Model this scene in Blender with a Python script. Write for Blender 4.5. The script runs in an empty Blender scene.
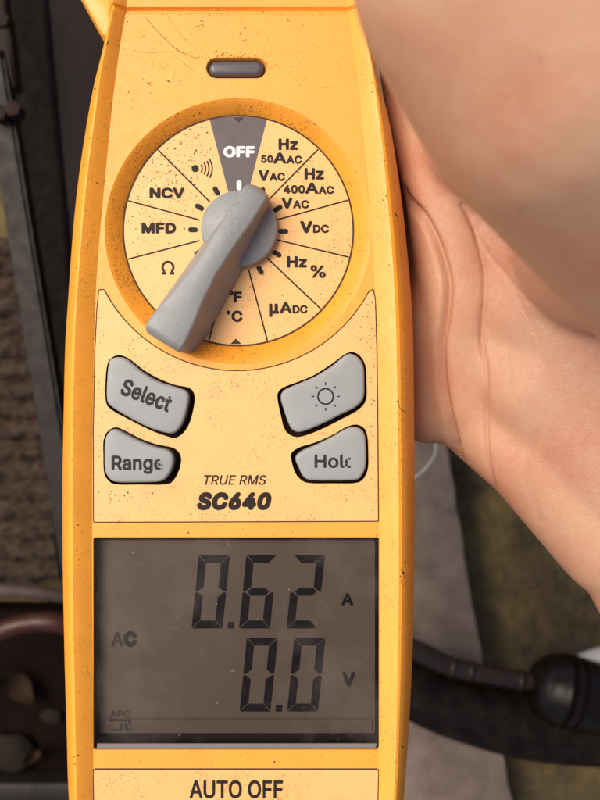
import bpy, bmesh, math, random
import numpy as np
from mathutils import Vector, Matrix, noise as mnoise
from mathutils.geometry import tessellate_polygon, delaunay_2d_cdt
from mathutils.bvhtree import BVHTree

random.seed(7)
rng = np.random.default_rng(7)
R = math.radians
scene = bpy.context.scene
C = scene.collection

# ------------------------------------------------------------------ camera, light, exposure
S = 0.00025          # metres per photo unit on the meter's front face
D = 0.22             # camera height above the meter's front face
cam = bpy.data.cameras.new('camera')
cam_o = bpy.data.objects.new('camera', cam); C.objects.link(cam_o)
cam_o.location = (0, 0, D)
cam.sensor_fit = 'VERTICAL'
cam.sensor_height = 36; cam.sensor_width = 27
cam.lens = 36 * D / (800 * S)
cam.clip_start = 0.005; cam.clip_end = 200
cam.dof.use_dof = True
cam.dof.focus_distance = D - 0.001
cam.dof.aperture_fstop = cam.lens / 2.3
scene.camera = cam_o

SUN_EL, SUN_AZ = 57, 296          # azimuth: clockwise from +Y
w = bpy.data.worlds.new('World'); scene.world = w; w.use_nodes = True
nt = w.node_tree
sky = nt.nodes.new('ShaderNodeTexSky'); sky.sky_type = 'NISHITA'; sky.sun_disc = False
sky.sun_elevation = R(SUN_EL); sky.sun_rotation = R(SUN_AZ)
sky.air_density = 0.6; sky.dust_density = 4.0; sky.ozone_density = 0.3
nt.links.new(sky.outputs[0], nt.nodes['Background'].inputs[0])
nt.nodes['Background'].inputs[1].default_value = 0.078
sun = bpy.data.lights.new('sun', 'SUN'); sun.energy = 1.5; sun.angle = R(38); sun.color = (1.0, 0.88, 0.72)
sun_o = bpy.data.objects.new('sun', sun); C.objects.link(sun_o)
sd = Vector((math.sin(R(SUN_AZ)) * math.cos(R(SUN_EL)), math.cos(R(SUN_AZ)) * math.cos(R(SUN_EL)), math.sin(R(SUN_EL))))
sun_o.rotation_euler = sd.to_track_quat('Z', 'Y').to_euler()
sun_o.location = sd * 2
vs = scene.view_settings
vs.view_transform = 'Standard'; vs.look = 'None'; vs.gamma = 1; vs.use_curve_mapping = False
vs.exposure = 1.02
scene.cycles.transparent_max_bounces = 48

# ------------------------------------------------------------------ helpers
def P(x, y, z=0.0):
    k = S * (D - z) / D
    return Vector(((x - 300) * k, (400 - y) * k, z))
def F(x, y, z=0.0):                # flat mapping, no depth correction
    return Vector(((x - 300) * S, (400 - y) * S, z))

def link(name, mesh, mat, parent=None, smooth=False):
    o = bpy.data.objects.new(name, mesh); C.objects.link(o)
    if mat is not None:
        mesh.materials.clear(); mesh.materials.append(mat)
    if parent is not None:
        o.parent = parent
        if parent.type == 'EMPTY': o.matrix_parent_inverse = Matrix.Translation(-parent.location)
    if smooth: mesh.shade_smooth()
    return o
def mesh_from(name, verts, faces):
    me = bpy.data.meshes.new(name)
    me.from_pydata([tuple(v) for v in verts], [], faces); me.validate(); me.update()
    bm = bmesh.new(); bm.from_mesh(me)
    bmesh.ops.recalc_face_normals(bm, faces=bm.faces); bm.to_mesh(me); bm.free()
    return me
def smooth_by_angle(me, deg=35):
    me.shade_smooth()
    bm = bmesh.new(); bm.from_mesh(me)
    for e in bm.edges:
        if len(e.link_faces) == 2 and e.calc_face_angle(0) > R(deg): e.smooth = False
    bm.to_mesh(me); bm.free()
def flat(me):                      # every face up
    bm = bmesh.new(); bm.from_mesh(me)
    for f in bm.faces:
        f.normal_update()
        if f.normal.z < 0: f.normal_flip()
    bm.to_mesh(me); bm.free()
def empty(name, loc, label, cat, group=None):
    o = bpy.data.objects.new(name, None); C.objects.link(o); o.location = loc
    o.empty_display_size = 0.01
    tag(o, label, cat, group); return o
def tag(o, label=None, cat=None, group=None, kind=None):
    if label: o['label'] = label
    if cat: o['category'] = cat
    if group: o['group'] = group
    if kind: o['kind'] = kind
    return o

def spline(pts, n=6, closed=True):
    p = np.array(pts, float); N = len(p); out = []
    rngN = N if closed else N - 1
    for i in range(rngN):
        p0 = p[(i - 1) % N] if closed or i > 0 else p[0]
        p1 = p[i]; p2 = p[(i + 1) % N]
        p3 = p[(i + 2) % N] if closed or i + 2 < N else p[-1]
        for k in range(n):
            t = k / n
            out.append(0.5 * ((2 * p1) + (-p0 + p2) * t + (2 * p0 - 5 * p1 + 4 * p2 - p3) * t * t + (-p0 + 3 * p1 - 3 * p2 + p3) * t ** 3))
    if not closed: out.append(p[-1])
    return np.array(out)
def resample(p, n):
    p = np.array(p, float); q = np.vstack([p, p[:1]])
    d = np.r_[0, np.cumsum(np.linalg.norm(np.diff(q, axis=0), axis=1))]
    t = np.linspace(0, d[-1], n, endpoint=False)
    return np.stack([np.interp(t, d, q[:, k]) for k in range(p.shape[1])], 1)
def area2(p):
    x, y = p[:, 0], p[:, 1]
    return 0.5 * np.sum(x * np.roll(y, -1) - np.roll(x, -1) * y)
def inset(p, d):                   # closed 2d loop, moved inwards by d
    p = np.array(p, float)
    s = 1 if area2(p) > 0 else -1
    t = np.roll(p, -1, 0) - np.roll(p, 1, 0)
    t /= np.linalg.norm(t, axis=1)[:, None] + 1e-12
    nrm = np.stack([-t[:, 1], t[:, 0]], 1) * s
    return p + nrm * d
def rings_mesh(name, rings, cap_top=True, cap_bottom=False):
    """rings: list of (N,3) closed loops; faces between neighbours, last one filled"""
    N = len(rings[0]); V = np.vstack(rings); Fc = []
    for r in range(len(rings) - 1):
        a, b = r * N, (r + 1) * N
        for i in range(N):
            j = (i + 1) % N
            Fc.append((a + i, a + j, b + j, b + i))
    if cap_top: Fc.append(tuple(range((len(rings) - 1) * N, len(rings) * N)))
    if cap_bottom: Fc.append(tuple(range(N - 1, -1, -1)))
    return mesh_from(name, V, Fc)
def poly_holes(outer, holes, z):
    loops = [[Vector((p[0], p[1], 0)) for p in outer]] + [[Vector((p[0], p[1], 0)) for p in h] for h in holes]
    tri = tessellate_polygon(loops)
    V = [Vector((v.x, v.y, z)) for l in loops for v in l]
    return V, [tuple(t) for t in tri]
def tube(name, pts, rad, mat, parent=None, n=14, sub=8, cap=True):
    p = spline(pts, sub, False)
    rads = np.interp(np.linspace(0, 1, len(p)), np.linspace(0, 1, len(rad)), rad) if hasattr(rad, '__len__') else np.full(len(p), rad)
    V = []; Fc = []; up = Vector((0, 0, 1)); prev = None
    for i in range(len(p)):
        t = Vector(p[min(i + 1, len(p) - 1)] - p[max(i - 1, 0)]).normalized()
        if prev is None:
            a = up if abs(t.z) < 0.9 else Vector((1, 0, 0))
            u = (a - t * a.dot(t)).normalized()
        else: u = (prev - t * prev.dot(t)).normalized()
        prev = u; v = t.cross(u)
        for k in range(n):
            an = 2 * math.pi * k / n
            V.append(Vector(p[i]) + (u * math.cos(an) + v * math.sin(an)) * rads[i])
    for i in range(len(p) - 1):
        for k in range(n):
            Fc.append((i * n + k, i * n + (k + 1) % n, (i + 1) * n + (k + 1) % n, (i + 1) * n + k))
    if cap:
        Fc.append(tuple(range(n - 1, -1, -1))); Fc.append(tuple(range((len(p) - 1) * n, len(p) * n)))
    return link(name, mesh_from(name, V, Fc), mat, parent, True)
def prism(name, outline, z0, z1, mat, parent=None, bev=0.0006):
    p = np.array(outline, float)
    rg = [np.c_[p, np.full(len(p), z0)], np.c_[p, np.full(len(p), z1 - bev)]]
    rg.append(np.c_[inset(p, bev * 0.3), np.full(len(p), z1 - bev * 0.3)])
    rg.append(np.c_[inset(p, bev), np.full(len(p), z1)])
    me = rings_mesh(name, rg, True, True); smooth_by_angle(me, 40)
    return link(name, me, mat, parent)

# ------------------------------------------------------------------ materials
def mat(name, col, rough=0.5, **kw):
    m = bpy.data.materials.new(name); m.use_nodes = True
    b = m.node_tree.nodes['Principled BSDF']
    b.inputs['Base Color'].default_value = (*col, 1); b.inputs['Roughness'].default_value = rough
    for k, v in kw.items():
        b.inputs[k.replace('_', ' ')].default_value = v
    return m
class NB:
    """small node builder on a principled material"""
    def __init__(s, m):
        s.m = m; s.t = m.node_tree; s.b = s.t.nodes['Principled BSDF']
        s.co = s.t.nodes.new('ShaderNodeTexCoord').outputs['Object']
    def n(s, typ, **props):
        nd = s.t.nodes.new(typ)
        for k, v in props.items(): setattr(nd, k, v)
        return nd
    def ln(s, a, b): s.t.links.new(a, b)
    def scaled(s, sc):
        mp = s.n('ShaderNodeMapping'); mp.inputs['Scale'].default_value = sc; s.ln(s.co, mp.inputs[0]); return mp.outputs[0]
    def noise(s, scale, detail=3, rough=0.55, co=None, dist=0):
        nd = s.n('ShaderNodeTexNoise'); nd.inputs['Scale'].default_value = scale; nd.inputs['Detail'].default_value = detail
        nd.inputs['Roughness'].default_value = rough; nd.inputs['Distortion'].default_value = dist
        s.ln(co or s.co, nd.inputs['Vector']); return nd.outputs['Fac']
    def voro(s, scale, co=None, feature='F1'):
        nd = s.n('ShaderNodeTexVoronoi'); nd.feature = feature; nd.inputs['Scale'].default_value = scale
        s.ln(co or s.co, nd.inputs['Vector']); return nd.outputs['Distance']
    def ramp(s, fac, a, b, ca=(0, 0, 0), cb=(1, 1, 1)):
        r = s.n('ShaderNodeValToRGB'); r.color_ramp.elements[0].position = a; r.color_ramp.elements[1].position = b
        r.color_ramp.elements[0].color = (*ca, 1); r.color_ramp.elements[1].color = (*cb, 1)
        s.ln(fac, r.inputs[0]); return r.outputs[0]
    def mul(s, a, b):
        m = s.n('ShaderNodeMath', operation='MULTIPLY')
        for i, v in enumerate((a, b)):
            if isinstance(v, (int, float)): m.inputs[i].default_value = v
            else: s.ln(v, m.inputs[i])
        return m.outputs[0]
    def add(s, a, b):
        m = s.n('ShaderNodeMath', operation='ADD')
        for i, v in enumerate((a, b)):
            if isinstance(v, (int, float)): m.inputs[i].default_value = v
            else: s.ln(v, m.inputs[i])
        return m.outputs[0]
    def mix(s, fac, a, b):
        m = s.n('ShaderNodeMix', data_type='RGBA')
        for key, v in ((0, fac), (6, a), (7, b)):
            if isinstance(v, (int, float)): m.inputs[key].default_value = v
            elif isinstance(v, tuple): m.inputs[key].default_value = (*v, 1)
            else: s.ln(v, m.inputs[key])
        return m.outputs[2]
    def color(s, c): s.ln(c, s.b.inputs['Base Color'])
    def rough(s, c): s.ln(c, s.b.inputs['Roughness'])
    def bump(s, h, dist, strength=1.0):
        b = s.n('ShaderNodeBump'); b.inputs['Strength'].default_value = strength; b.inputs['Distance'].default_value = dist
        s.ln(h, b.inputs['Height']); s.ln(b.outputs[0], s.b.inputs['Normal'])

def grimy(name, col, rough, dirt=(0.10, 0.045, 0.015), amount=1.0, grain=0.00004, spec=0.5):
    m = mat(name, col, rough); nb = NB(m)
    nb.b.inputs['Specular IOR Level'].default_value = spec
    big = nb.noise(45, 4)
    c = nb.mix(nb.ramp(big, 0.35, 0.75), tuple(v * 0.95 for v in col), tuple(min(1, v * 1.04) for v in col))
    # fine specks gathered in blotches
    sp = nb.ramp(nb.noise(1500, 3, 0.7), 0.53, 0.68)
    bl = nb.ramp(nb.noise(55, 4, 0.6), 0.42, 0.70)
    f = nb.mul(nb.mul(sp, bl), 0.6 * amount)
    c = nb.mix(f, c, dirt)
    sm = nb.mul(nb.ramp(nb.noise(110, 6, 0.7, dist=0.6), 0.54, 0.80), 0.24 * amount)
    c = nb.mix(sm, c, tuple(0.45 * a + 0.55 * b for a, b in zip(col, dirt)))
    # sparse dark nicks
    nk = nb.n('ShaderNodeMath', operation='LESS_THAN'); nb.ln(nb.voro(130), nk.inputs[0]); nk.inputs[1].default_value = 0.045
    nk2 = nb.mul(nk.outputs[0], nb.ramp(nb.noise(90, 2), 0.52, 0.56))
    c = nb.mix(nb.mul(nk2, 0.85 * min(1, amount)), c, tuple(v * 0.5 for v in dirt))
    nb.color(c)
    nb.rough(nb.ramp(nb.noise(300, 4), 0.2, 0.8, (rough - 0.07,) * 3, (rough + 0.10,) * 3))
    nb.bump(nb.noise(2600, 2), grain, 0.8)
    return m

M = {}
M['case'] = grimy('case_orange', (0.86, 0.345, 0.020), 0.5, amount=1.1, spec=0.8)
M['well'] = grimy('well_orange', (0.84, 0.33, 0.02), 0.5, amount=2.0, spec=0.6)
M['label'] = grimy('label_peach', (0.83, 0.452, 0.150), 0.45, dirt=(0.19, 0.09, 0.025), amount=1.9, spec=0.6)
M['knob'] = grimy('knob_grey', (0.235, 0.245, 0.248), 0.45, dirt=(0.05, 0.045, 0.04), amount=0.8, grain=0.00005)
M['button'] = grimy('button_grey', (0.285, 0.297, 0.298), 0.5, dirt=(0.12, 0.09, 0.06), amount=0.35)
M['ink'] = mat('ink_dark', (0.016, 0.010, 0.009), 0.6, Specular_IOR_Level=0.25)
M['wedge'] = grimy('wedge_grey', (0.085, 0.07, 0.075), 0.5, dirt=(0.25, 0.16, 0.09), amount=0.6)
M['white_ink'] = mat('ink_white', (0.72, 0.70, 0.66), 0.5)
M['grime'] = grimy('grime', (0.05, 0.022, 0.008), 0.75, dirt=(0.2, 0.08, 0.02), amount=1.0)
M['gap_shade'] = mat('gap_shade_dark', (0.03, 0.014, 0.008), 0.8, Specular_IOR_Level=0.1)  # near black paint for the shade between button and hole
M['led'] = mat('led_lens', (0.095, 0.080, 0.086), 0.3)

def ring_mat():
    m = M['label'].copy(); m.name = 'dial_peach'; nb = NB(m)
    # turning wear: fine rings round the dial's middle
    w_ = nb.n('ShaderNodeTexWave', wave_type='RINGS', rings_direction='Z'); w_.inputs['Scale'].default_value = 130
    w_.inputs['Distortion'].default_value = 1.5; w_.inputs['Detail'].default_value = 3; w_.inputs['Detail Scale'].default_value = 3
    nb.ln(nb.co, w_.inputs['Vector'])
    old = nb.b.inputs['Base Color'].links[0].from_socket
    f = nb.mul(nb.mul(nb.ramp(w_.outputs['Fac'], 0.80, 1.0), nb.ramp(nb.noise(35, 3), 0.5, 0.66)), 0.22)
    nb.color(nb.mix(f, old, (0.90, 0.62, 0.30)))
    nb.bump(w_.outputs['Fac'], 0.00001, 0.5)
    return m
M['dial'] = ring_mat()

def worn_ink():
    m = mat('ink_worn', (0.022, 0.017, 0.016), 0.6, Specular_IOR_Level=0.25); nb = NB(m)
    a = nb.n('ShaderNodeAttribute'); a.attribute_name = 'wear'
    th = nb.add(nb.noise(2200, 3, 0.7), nb.mul(a.outputs['Fac'], -1.0))
    nb.ln(nb.ramp(th, 0.30, 0.36), nb.b.inputs['Alpha'])
    return m
M['worn'] = worn_ink()

def skin_mat():
    m = mat('skin', (0.60, 0.32, 0.2), 0.46); nb = NB(m)
    c = nb.mix(nb.ramp(nb.noise(42, 5, 0.65), 0.33, 0.66), (0.545, 0.325, 0.200), (0.510, 0.232, 0.142))
    c = nb.mix(nb.mul(nb.ramp(nb.noise(500, 4, 0.65), 0.45, 0.72), 0.30), c, (0.60, 0.36, 0.24))
    nk = nb.n('ShaderNodeMath', operation='LESS_THAN'); nb.ln(nb.voro(110), nk.inputs[0]); nk.inputs[1].default_value = 0.05
    c = nb.mix(nb.mul(nb.mul(nk.outputs[0], nb.ramp(nb.noise(70, 2), 0.55, 0.6)), 0.25), c, (0.12, 0.05, 0.03))
    a = nb.n('ShaderNodeAttribute'); a.attribute_name = 'crease'
    c = nb.mix(nb.mul(a.outputs['Fac'], 0.3), c, (0.45, 0.17, 0.10))
    nb.color(c)
    wv = nb.n('ShaderNodeTexWave', wave_type='BANDS', bands_direction='DIAGONAL'); wv.inputs['Scale'].default_value = 330
    wv.inputs['Distortion'].default_value = 7; wv.inputs['Detail'].default_value = 2; wv.inputs['Detail Scale'].default_value = 0.35
    nb.ln(nb.co, wv.inputs['Vector'])
    cell = nb.voro(1900, nb.scaled((1, 1.0, 1)), 'DISTANCE_TO_EDGE')
    h = nb.add(nb.mul(wv.outputs['Fac'], 0.22), nb.add(nb.mul(nb.ramp(cell, 0, 0.25), 0.45), nb.mul(nb.noise(300, 6, 0.7), 0.9)))
    nb.bump(h, 0.00012, 0.8)
    nb.rough(nb.ramp(nb.noise(700, 3), 0.3, 0.7, (0.40,) * 3, (0.58,) * 3))
    nb.b.inputs['Subsurface Weight'].default_value = 0.22
    nb.b.inputs['Subsurface Radius'].default_value = (1.0, 0.35, 0.2)
    nb.b.inputs['Subsurface Scale'].default_value = 0.0022
    return m
M['skin'] = skin_mat()

# ------------------------------------------------------------------ setting: ground and slab
ZG = -0.30
def G(x, y, z=ZG): return P(x, y, z)

def ground_mat():
    m = mat('damp_earth', (0.05, 0.04, 0.02), 0.9); nb = NB(m)
    moss = nb.mix(nb.ramp(nb.noise(60, 6, 0.7), 0.35, 0.7), (0.100, 0.072, 0.020), (0.235, 0.168, 0.058))
    earth = nb.mix(nb.ramp(nb.noise(140, 5, 0.7), 0.3, 0.75), (0.040, 0.026, 0.011), (0.140, 0.096, 0.044))
    c = nb.mix(nb.ramp(nb.noise(22, 4, 0.6), 0.40, 0.58), earth, moss)
    c = nb.mix(nb.mul(nb.ramp(nb.noise(420, 4, 0.7), 0.58, 0.70), 0.55), c, (0.20, 0.155, 0.08))
    nb.color(c)
    nb.bump(nb.add(nb.noise(200, 6, 0.7), nb.mul(nb.noise(900, 3), 0.35)), 0.005, 0.9)
    return m
M['ground'] = ground_mat()
xs = np.concatenate([np.linspace(-60, -0.6, 10), np.linspace(-0.5, 0.5, 180), np.linspace(0.6, 60, 10)])
nx = len(xs)
V = []
for y in xs:
    for x in xs:
        h = 0
        if abs(x) < 0.52 and abs(y) < 0.52:
            v = Vector((x, y, 0))
            h = 0.006 * mnoise.noise(v * 14) + 0.0028 * mnoise.noise(v * 45) + 0.0012 * mnoise.noise(v * 120)
        V.append((x, y, ZG + h - 0.004))
Fc = [(j * nx + i, j * nx + i + 1, (j + 1) * nx + i + 1, (j + 1) * nx + i) for j in range(nx - 1) for i in range(nx - 1)]
g = link('ground', mesh_from('ground', V, Fc), M['ground'], None, True); tag(g, kind='structure')
g['label'] = 'damp mossy brown earth below the hand'

def concrete_mat():
    m = mat('concrete', (0.12, 0.09, 0.085), 0.85); nb = NB(m)
    c = nb.mix(nb.ramp(nb.noise(70, 5, 0.65), 0.3, 0.72), (0.115, 0.084, 0.066), (0.225, 0.170, 0.138))
    c = nb.mix(nb.mul(nb.ramp(nb.noise(260, 4, 0.7), 0.62, 0.75), 0.5), c, (0.035, 0.026, 0.020))
    nb.color(c); nb.bump(nb.noise(600, 5, 0.7), 0.0012, 0.7); return m
M['concrete'] = concrete_mat()
zs = ZG + 0.018
sl = [G(330, 0, zs), G(382, 0, zs), G(436, 380, zs), G(452, 470, zs), G(469, 580, zs), G(487, 680, zs), G(514, 805, zs), G(540, 900, zs), G(640, 1350, zs), G(330, 1350, zs)]
slp = resample(np.array([(v.x, v.y) for v in sl]), 320)
for i in range(len(slp)):
    slp[i] += 0.0009 * np.array([mnoise.noise(Vector((slp[i][0] * 90, slp[i][1] * 90, k))) for k in (0, 5)])
slab = prism('concrete_slab', slp, ZG - 0.03, zs, M['concrete'], None, 0.002)
tag(slab, 'long grey concrete edging strip sunk in mossy earth', 'concrete slab')

# ------------------------------------------------------------------ the clamp meter
meter = empty('clamp_meter', (0, 0, 0), 'worn orange yellow handheld clamp meter with rotary dial and dark display, gripped in hand', 'clamp meter')
CX = 238.3
#        y     xo_l   xr_l   xf_l   xf_r   xr_r   xo_r
ROW = np.array([
    (-230,  118,  122,  134,  340,  352,  357),
    (-120,  112,  117,  131,  345,  358,  364),
    (   0,  108,  113,  127,  348,  361,  367),
    (  14,  108, 113.0, 125.5, 349,  362,  368),
    (  40,  103, 108.0, 121.0, 352.5, 366,  373),
    (  80,  92.7, 100.3, 115.3, 358.7, 373.5, 381.8),
    ( 113,  86.7,  96.0, 111.5, 361.5, 378,  390),
    ( 149,  81.2,  91.0, 108.0, 365,  382.5, 396),
    ( 195,  75.6,  85.5, 103.5, 369,  387,  402.3),
    ( 245,  71.4,  81.0,  99.0, 372.5, 391.5, 407.5),
    ( 300,  67.8,  77.0,  95.5, 375.5, 395,  411.8),
    ( 340,  65.4,  74.8,  94.2, 377.3, 396.5, 413.3),
    ( 430,  63.4,  73.0,  92.6, 378.4, 398,  414.2),
    ( 500,  62.4,  72.5,  92.2, 379.2, 398.8, 414.6),
    ( 600,  63.2,  73.0,  92.4, 379.8, 398.8, 414.0),
    ( 680,  64.8,  74.5,  93.0, 379.6, 397.5, 412.0),
    ( 760,  67.0,  76.0,  93.4, 378.8, 395.5, 408.0),
    ( 800,  68.0,  77.0,  93.6, 378.2, 393.5, 405.0),
    ( 900,  74.0,  83.0,  97.0, 374.0, 388.0, 399.0),
    ( 960,  86.0,  94.0, 106.0, 366.0, 379.0, 389.0),
    ( 990, 104.0, 112.0, 120.0, 352.0, 363.0, 371.0)], float)
def row(y): 
    # smooth interpolation of the outline table
    ys = ROW[:, 0]
    i = int(np.clip(np.searchsorted(ys, y) - 1, 0, len(ys) - 2))
    p1, p2 = ROW[i], ROW[i + 1]; p0 = ROW[max(i - 1, 0)]; p3 = ROW[min(i + 2, len(ys) - 1)]
    t = (y - p1[0]) / (p2[0] - p1[0]); h = p2[0] - p1[0]
    m1 = (p2 - p0) / max(p2[0] - p0[0], 1e-6) * h; m2 = (p3 - p1) / max(p3[0] - p1[0], 1e-6) * h
    return ((2 * t**3 - 3 * t**2 + 1) * p1 + (t**3 - 2 * t**2 + t) * m1 + (-2 * t**3 + 3 * t**2) * p2 + (t**3 - t**2) * m2)[1:]
def X(x, z): return (x - 300) * S * (D - z) / D
ZR = 0.0025           # ridge above the face
def side_profile(r, dz, left=True):
    xo, xr, xf = (r[0], r[1], r[2]) if left else (r[5], r[4], r[3])
    sg = 1 if left else -1
    q = []
    for off, z in ((26, -0.040), (12, -0.0385), (4, -0.035), (0.8, -0.030), (0, -0.020), (0, -0.012)):
        q.append((X(xo + sg * off, z if z > -0.012 else -0.012), z))
    w_ = abs(xr - xo)
    for k in range(1, 9):        # rounded shoulder up to the ridge
        a = k / 8 * math.pi / 2
        z = -0.012 + (0.012 + ZR) * math.sin(a) ** 0.9
        q.append((X(xo + sg * w_ * (1 - math.cos(a)), z), z))
    for k in range(1, 6):        # ridge turns over, then the strip slopes in to the face
        t = k / 5; tt = t ** 1.15
        z = ZR * (1 - tt)
        q.append((X(xr + (xf - xr) * t, z), z))
    return [(x, z + (dz if z > -0.006 else 0)) for x, z in q]
ys = sorted(set([float(v) for v in np.arange(-230, 991, 10)] + [7.0, 8.5, 9.3, 11.6, 12.4, 14.0]))
def groove(y): 
    return -0.0011 * max(0.0, 1 - (abs(y - 10.4) / 3.2) ** 3) if abs(y - 10.4) < 3.2 else 0.0
case_V = []; case_F = []
def strip_side(left):
    base = len(case_V); npf = None
    for y in ys:
        pr = side_profile(row(y), groove(y), left); npf = len(pr)
        for x, z in pr: case_V.append(Vector((x, (400 - y) * S, z)))
    for i in range(len(ys) - 1):
        for k in range(npf - 1):
            a = base + i * npf + k
            case_F.append((a, a + 1, a + npf + 1, a + npf))
    return base, npf
bl, npf = strip_side(True); br, _ = strip_side(False)
# back
for i in range(len(ys) - 1):
    case_F.append((bl + i * npf, bl + (i + 1) * npf, br + (i + 1) * npf, br + i * npf))
# bottom and top ends
for i in (0, len(ys) - 1):
    case_F.append(tuple([bl + i * npf + k for k in range(npf)] + [br + i * npf + k for k in range(npf - 1, -1, -1)]))
# head and groove rows of the front
gi = [i for i, y in enumerate(ys) if y <= 14.0]
for a, b in zip(gi[:-1], gi[1:]):
    case_F.append((bl + a * npf + npf - 1, bl + b * npf + npf - 1, br + b * npf + npf - 1, br + a * npf + npf - 1))
# face with openings
face_outer = [tuple(case_V[bl + i * npf + npf - 1][:2]) for i, y in enumerate(ys) if y >= 14.0] + \
             [tuple(case_V[br + i * npf + npf - 1][:2]) for i, y in reversed(list(enumerate(ys))) if y >= 14.0]
DCX, DCY, DR = 238.3, 230.6, 114.6          # dial as seen
ZD = -0.0032                                # dial plate below the face
dc = P(DCX, DCY, ZD); dcx, dcy = dc.x, dc.y
dR = DR * S * (D - ZD) / D
wellR = 133.2 * S
NW = 144
def circ(cx, cy, r, z, n=NW): return np.array([(cx + r * math.cos(2 * math.pi * i / n), cy + r * math.sin(2 * math.pi * i / n), z) for i in range(n)])
wc = F(238.0, 231.2); 
well_rings = []
for t in np.linspace(0, 1, 9):
    # rounded lip, then a concave cone down to the plate
    r = wellR + (dR + 0.00022 - wellR) * t
    z = -(0.0034) * (t ** 1.25 if t < 1 else 1)
    cx = wc.x + (dcx - wc.x) * t; cy = wc.y + (dcy - wc.y) * t
    well_rings.append(circ(cx, cy, r, z))
def stadium(x0, x1, y0, y1, n=10):
    r = (y1 - y0) / 2; c0, c1, cy = x0 + r, x1 - r, (y0 + y1) / 2; p = []
    for k in range(n + 1):
        a = -math.pi / 2 + math.pi * k / n; p.append((c1 + r * math.cos(a), cy + r * math.sin(a)))
    for k in range(n + 1):
        a = math.pi / 2 + math.pi * k / n; p.append((c0 + r * math.cos(a), cy + r * math.sin(a)))
    return np.array(p)
def rrect(x0, y0, x1, y1, r, n=5):
    p = []
    for cx, cy, a0 in ((x1 - r, y0 + r, -90), (x1 - r, y1 - r, 0), (x0 + r, y1 - r, 90), (x0 + r, y0 + r, 180)):
        for k in range(n + 1):
            a = R(a0 + 90 * k / n); p.append((cx + r * math.cos(a), cy + r * math.sin(a)))
    return np.array(p)
def to_w(p, z=0.0): return np.array([tuple(P(a, b, z)[:2]) for a, b in p])
led_out = to_w(stadium(206, 267, 57.5, 78.5))
HOLES = {
 'Select': [(120,355),(130,359),(144,370),(160,379),(176,385),(190,388),(195,397),(192,416),(186,430),(176,438),(166,436),(150,430),(130,420),(112,410),(106,402),(105.6,380),(108,362),(114,356.4)],
 'light': [(350,352),(358,354),(365,364),(366.5,382),(366,400),(358,410),(340,420),(320,430),(300,437),(290,435),(284,428),(281,416),(277.6,400),(278,392),(284,387),(300,381),(314,375),(330,365),(342,356)],
 'Range': [(116,427),(124,430),(140,438),(156,444),(174,448),(181,456),(180,468),(174,480),(166,484.4),(140,484.6),(116,484.4),(108,480),(104,472),(103.4,455),(103.6,440),(108,431)],
 'Hold': [(356,424.4),(364,428),(367.4,436),(368.3,452),(368,468),(364,478),(356,483),(332,483.4),(308,483),(299,478),(294,470),(291,458),(292,452),(300,447),(316,442),(332,435),(346,427)]}
FACES = {
 'Select': [(120,357),(128,360),(144,373),(160,382),(176,387),(187,391.5),(189,400),(184,420),(178,430),(170,433.5),(150,428),(130,418),(112,407),(107,400),(107,380),(109,362),(113,358)],
 'light': [(350,353.6),(358,357),(363.6,366),(364.4,382),(363.6,398),(356,407),(340,415),(320,425),(301,432),(293,430),(289,424),(284,410),(281,400),(281.6,393),(286,389),(300,383),(316,376),(332,366),(343,357)],
 'Range': [(115,429),(123,432.4),(140,441),(156,447),(168,450),(173.6,456),(173,466),(168,476),(160,481.4),(138,482.4),(116,482),(109,478),(105,470),(104.4,455),(105,440),(109,432)],
 'Hold': [(356,427),(363,431),(365.6,438),(366.4,452),(366,466),(361,477),(354,480),(332,480.6),(310,480),(303,476),(299,468),(295.6,460),(297,455),(304,450),(318,444),(332,437),(346,429)]}
hole_w = {k: to_w(resample(spline(v, 5), 64)) for k, v in HOLES.items()}
lcd_px = rrect(93.2, 537.2, 379.2, 749.6, 2.2)
lcd_w = to_w(lcd_px)
# the label field is one shallow opening of its own kind: face keeps the button holes
fV, fF = poly_holes(face_outer, [well_rings[0][:, :2], led_out, lcd_w] + list(hole_w.values()), 0.0)
o0 = len(case_V); case_V += fV; case_F += [tuple(o0 + i for i in t) for t in fF]
def add_rings(rings):
    o = len(case_V); n = len(rings[0])
    for r in rings: case_V.extend([Vector(v) for v in r])
    for k in range(len(rings) - 1):
        for i in range(n):
            case_F.append((o + k * n + i, o + k * n + (i + 1) % n, o + (k + 1) * n + (i + 1) % n, o + (k + 1) * n + i))
wm = rings_mesh('dial_well', well_rings, False); wm.shade_smooth(); link('dial_well', wm, M['well'], meter)
def z3(p, z): return np.c_[p, np.full(len(p), z)]
add_rings([z3(led_out, 0), z3(inset(led_out, 0.0002), -0.0005), z3(inset(led_out, 0.0004), -0.0014)])
add_rings([z3(lcd_w, 0), z3(lcd_w, -0.0012)])
me = mesh_from('case', case_V, case_F)
bm = bmesh.new(); bm.from_mesh(me); bmesh.ops.remove_doubles(bm, verts=bm.verts, dist=1e-6)
bmesh.ops.recalc_face_normals(bm, faces=bm.faces); bm.to_mesh(me); bm.free()
smooth_by_angle(me, 24)
case = link('case', me, M['case'], meter)
bmc = bmesh.new(); bmc.from_mesh(me); BV = BVHTree.FromBMesh(bmc); bmc.free()

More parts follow.
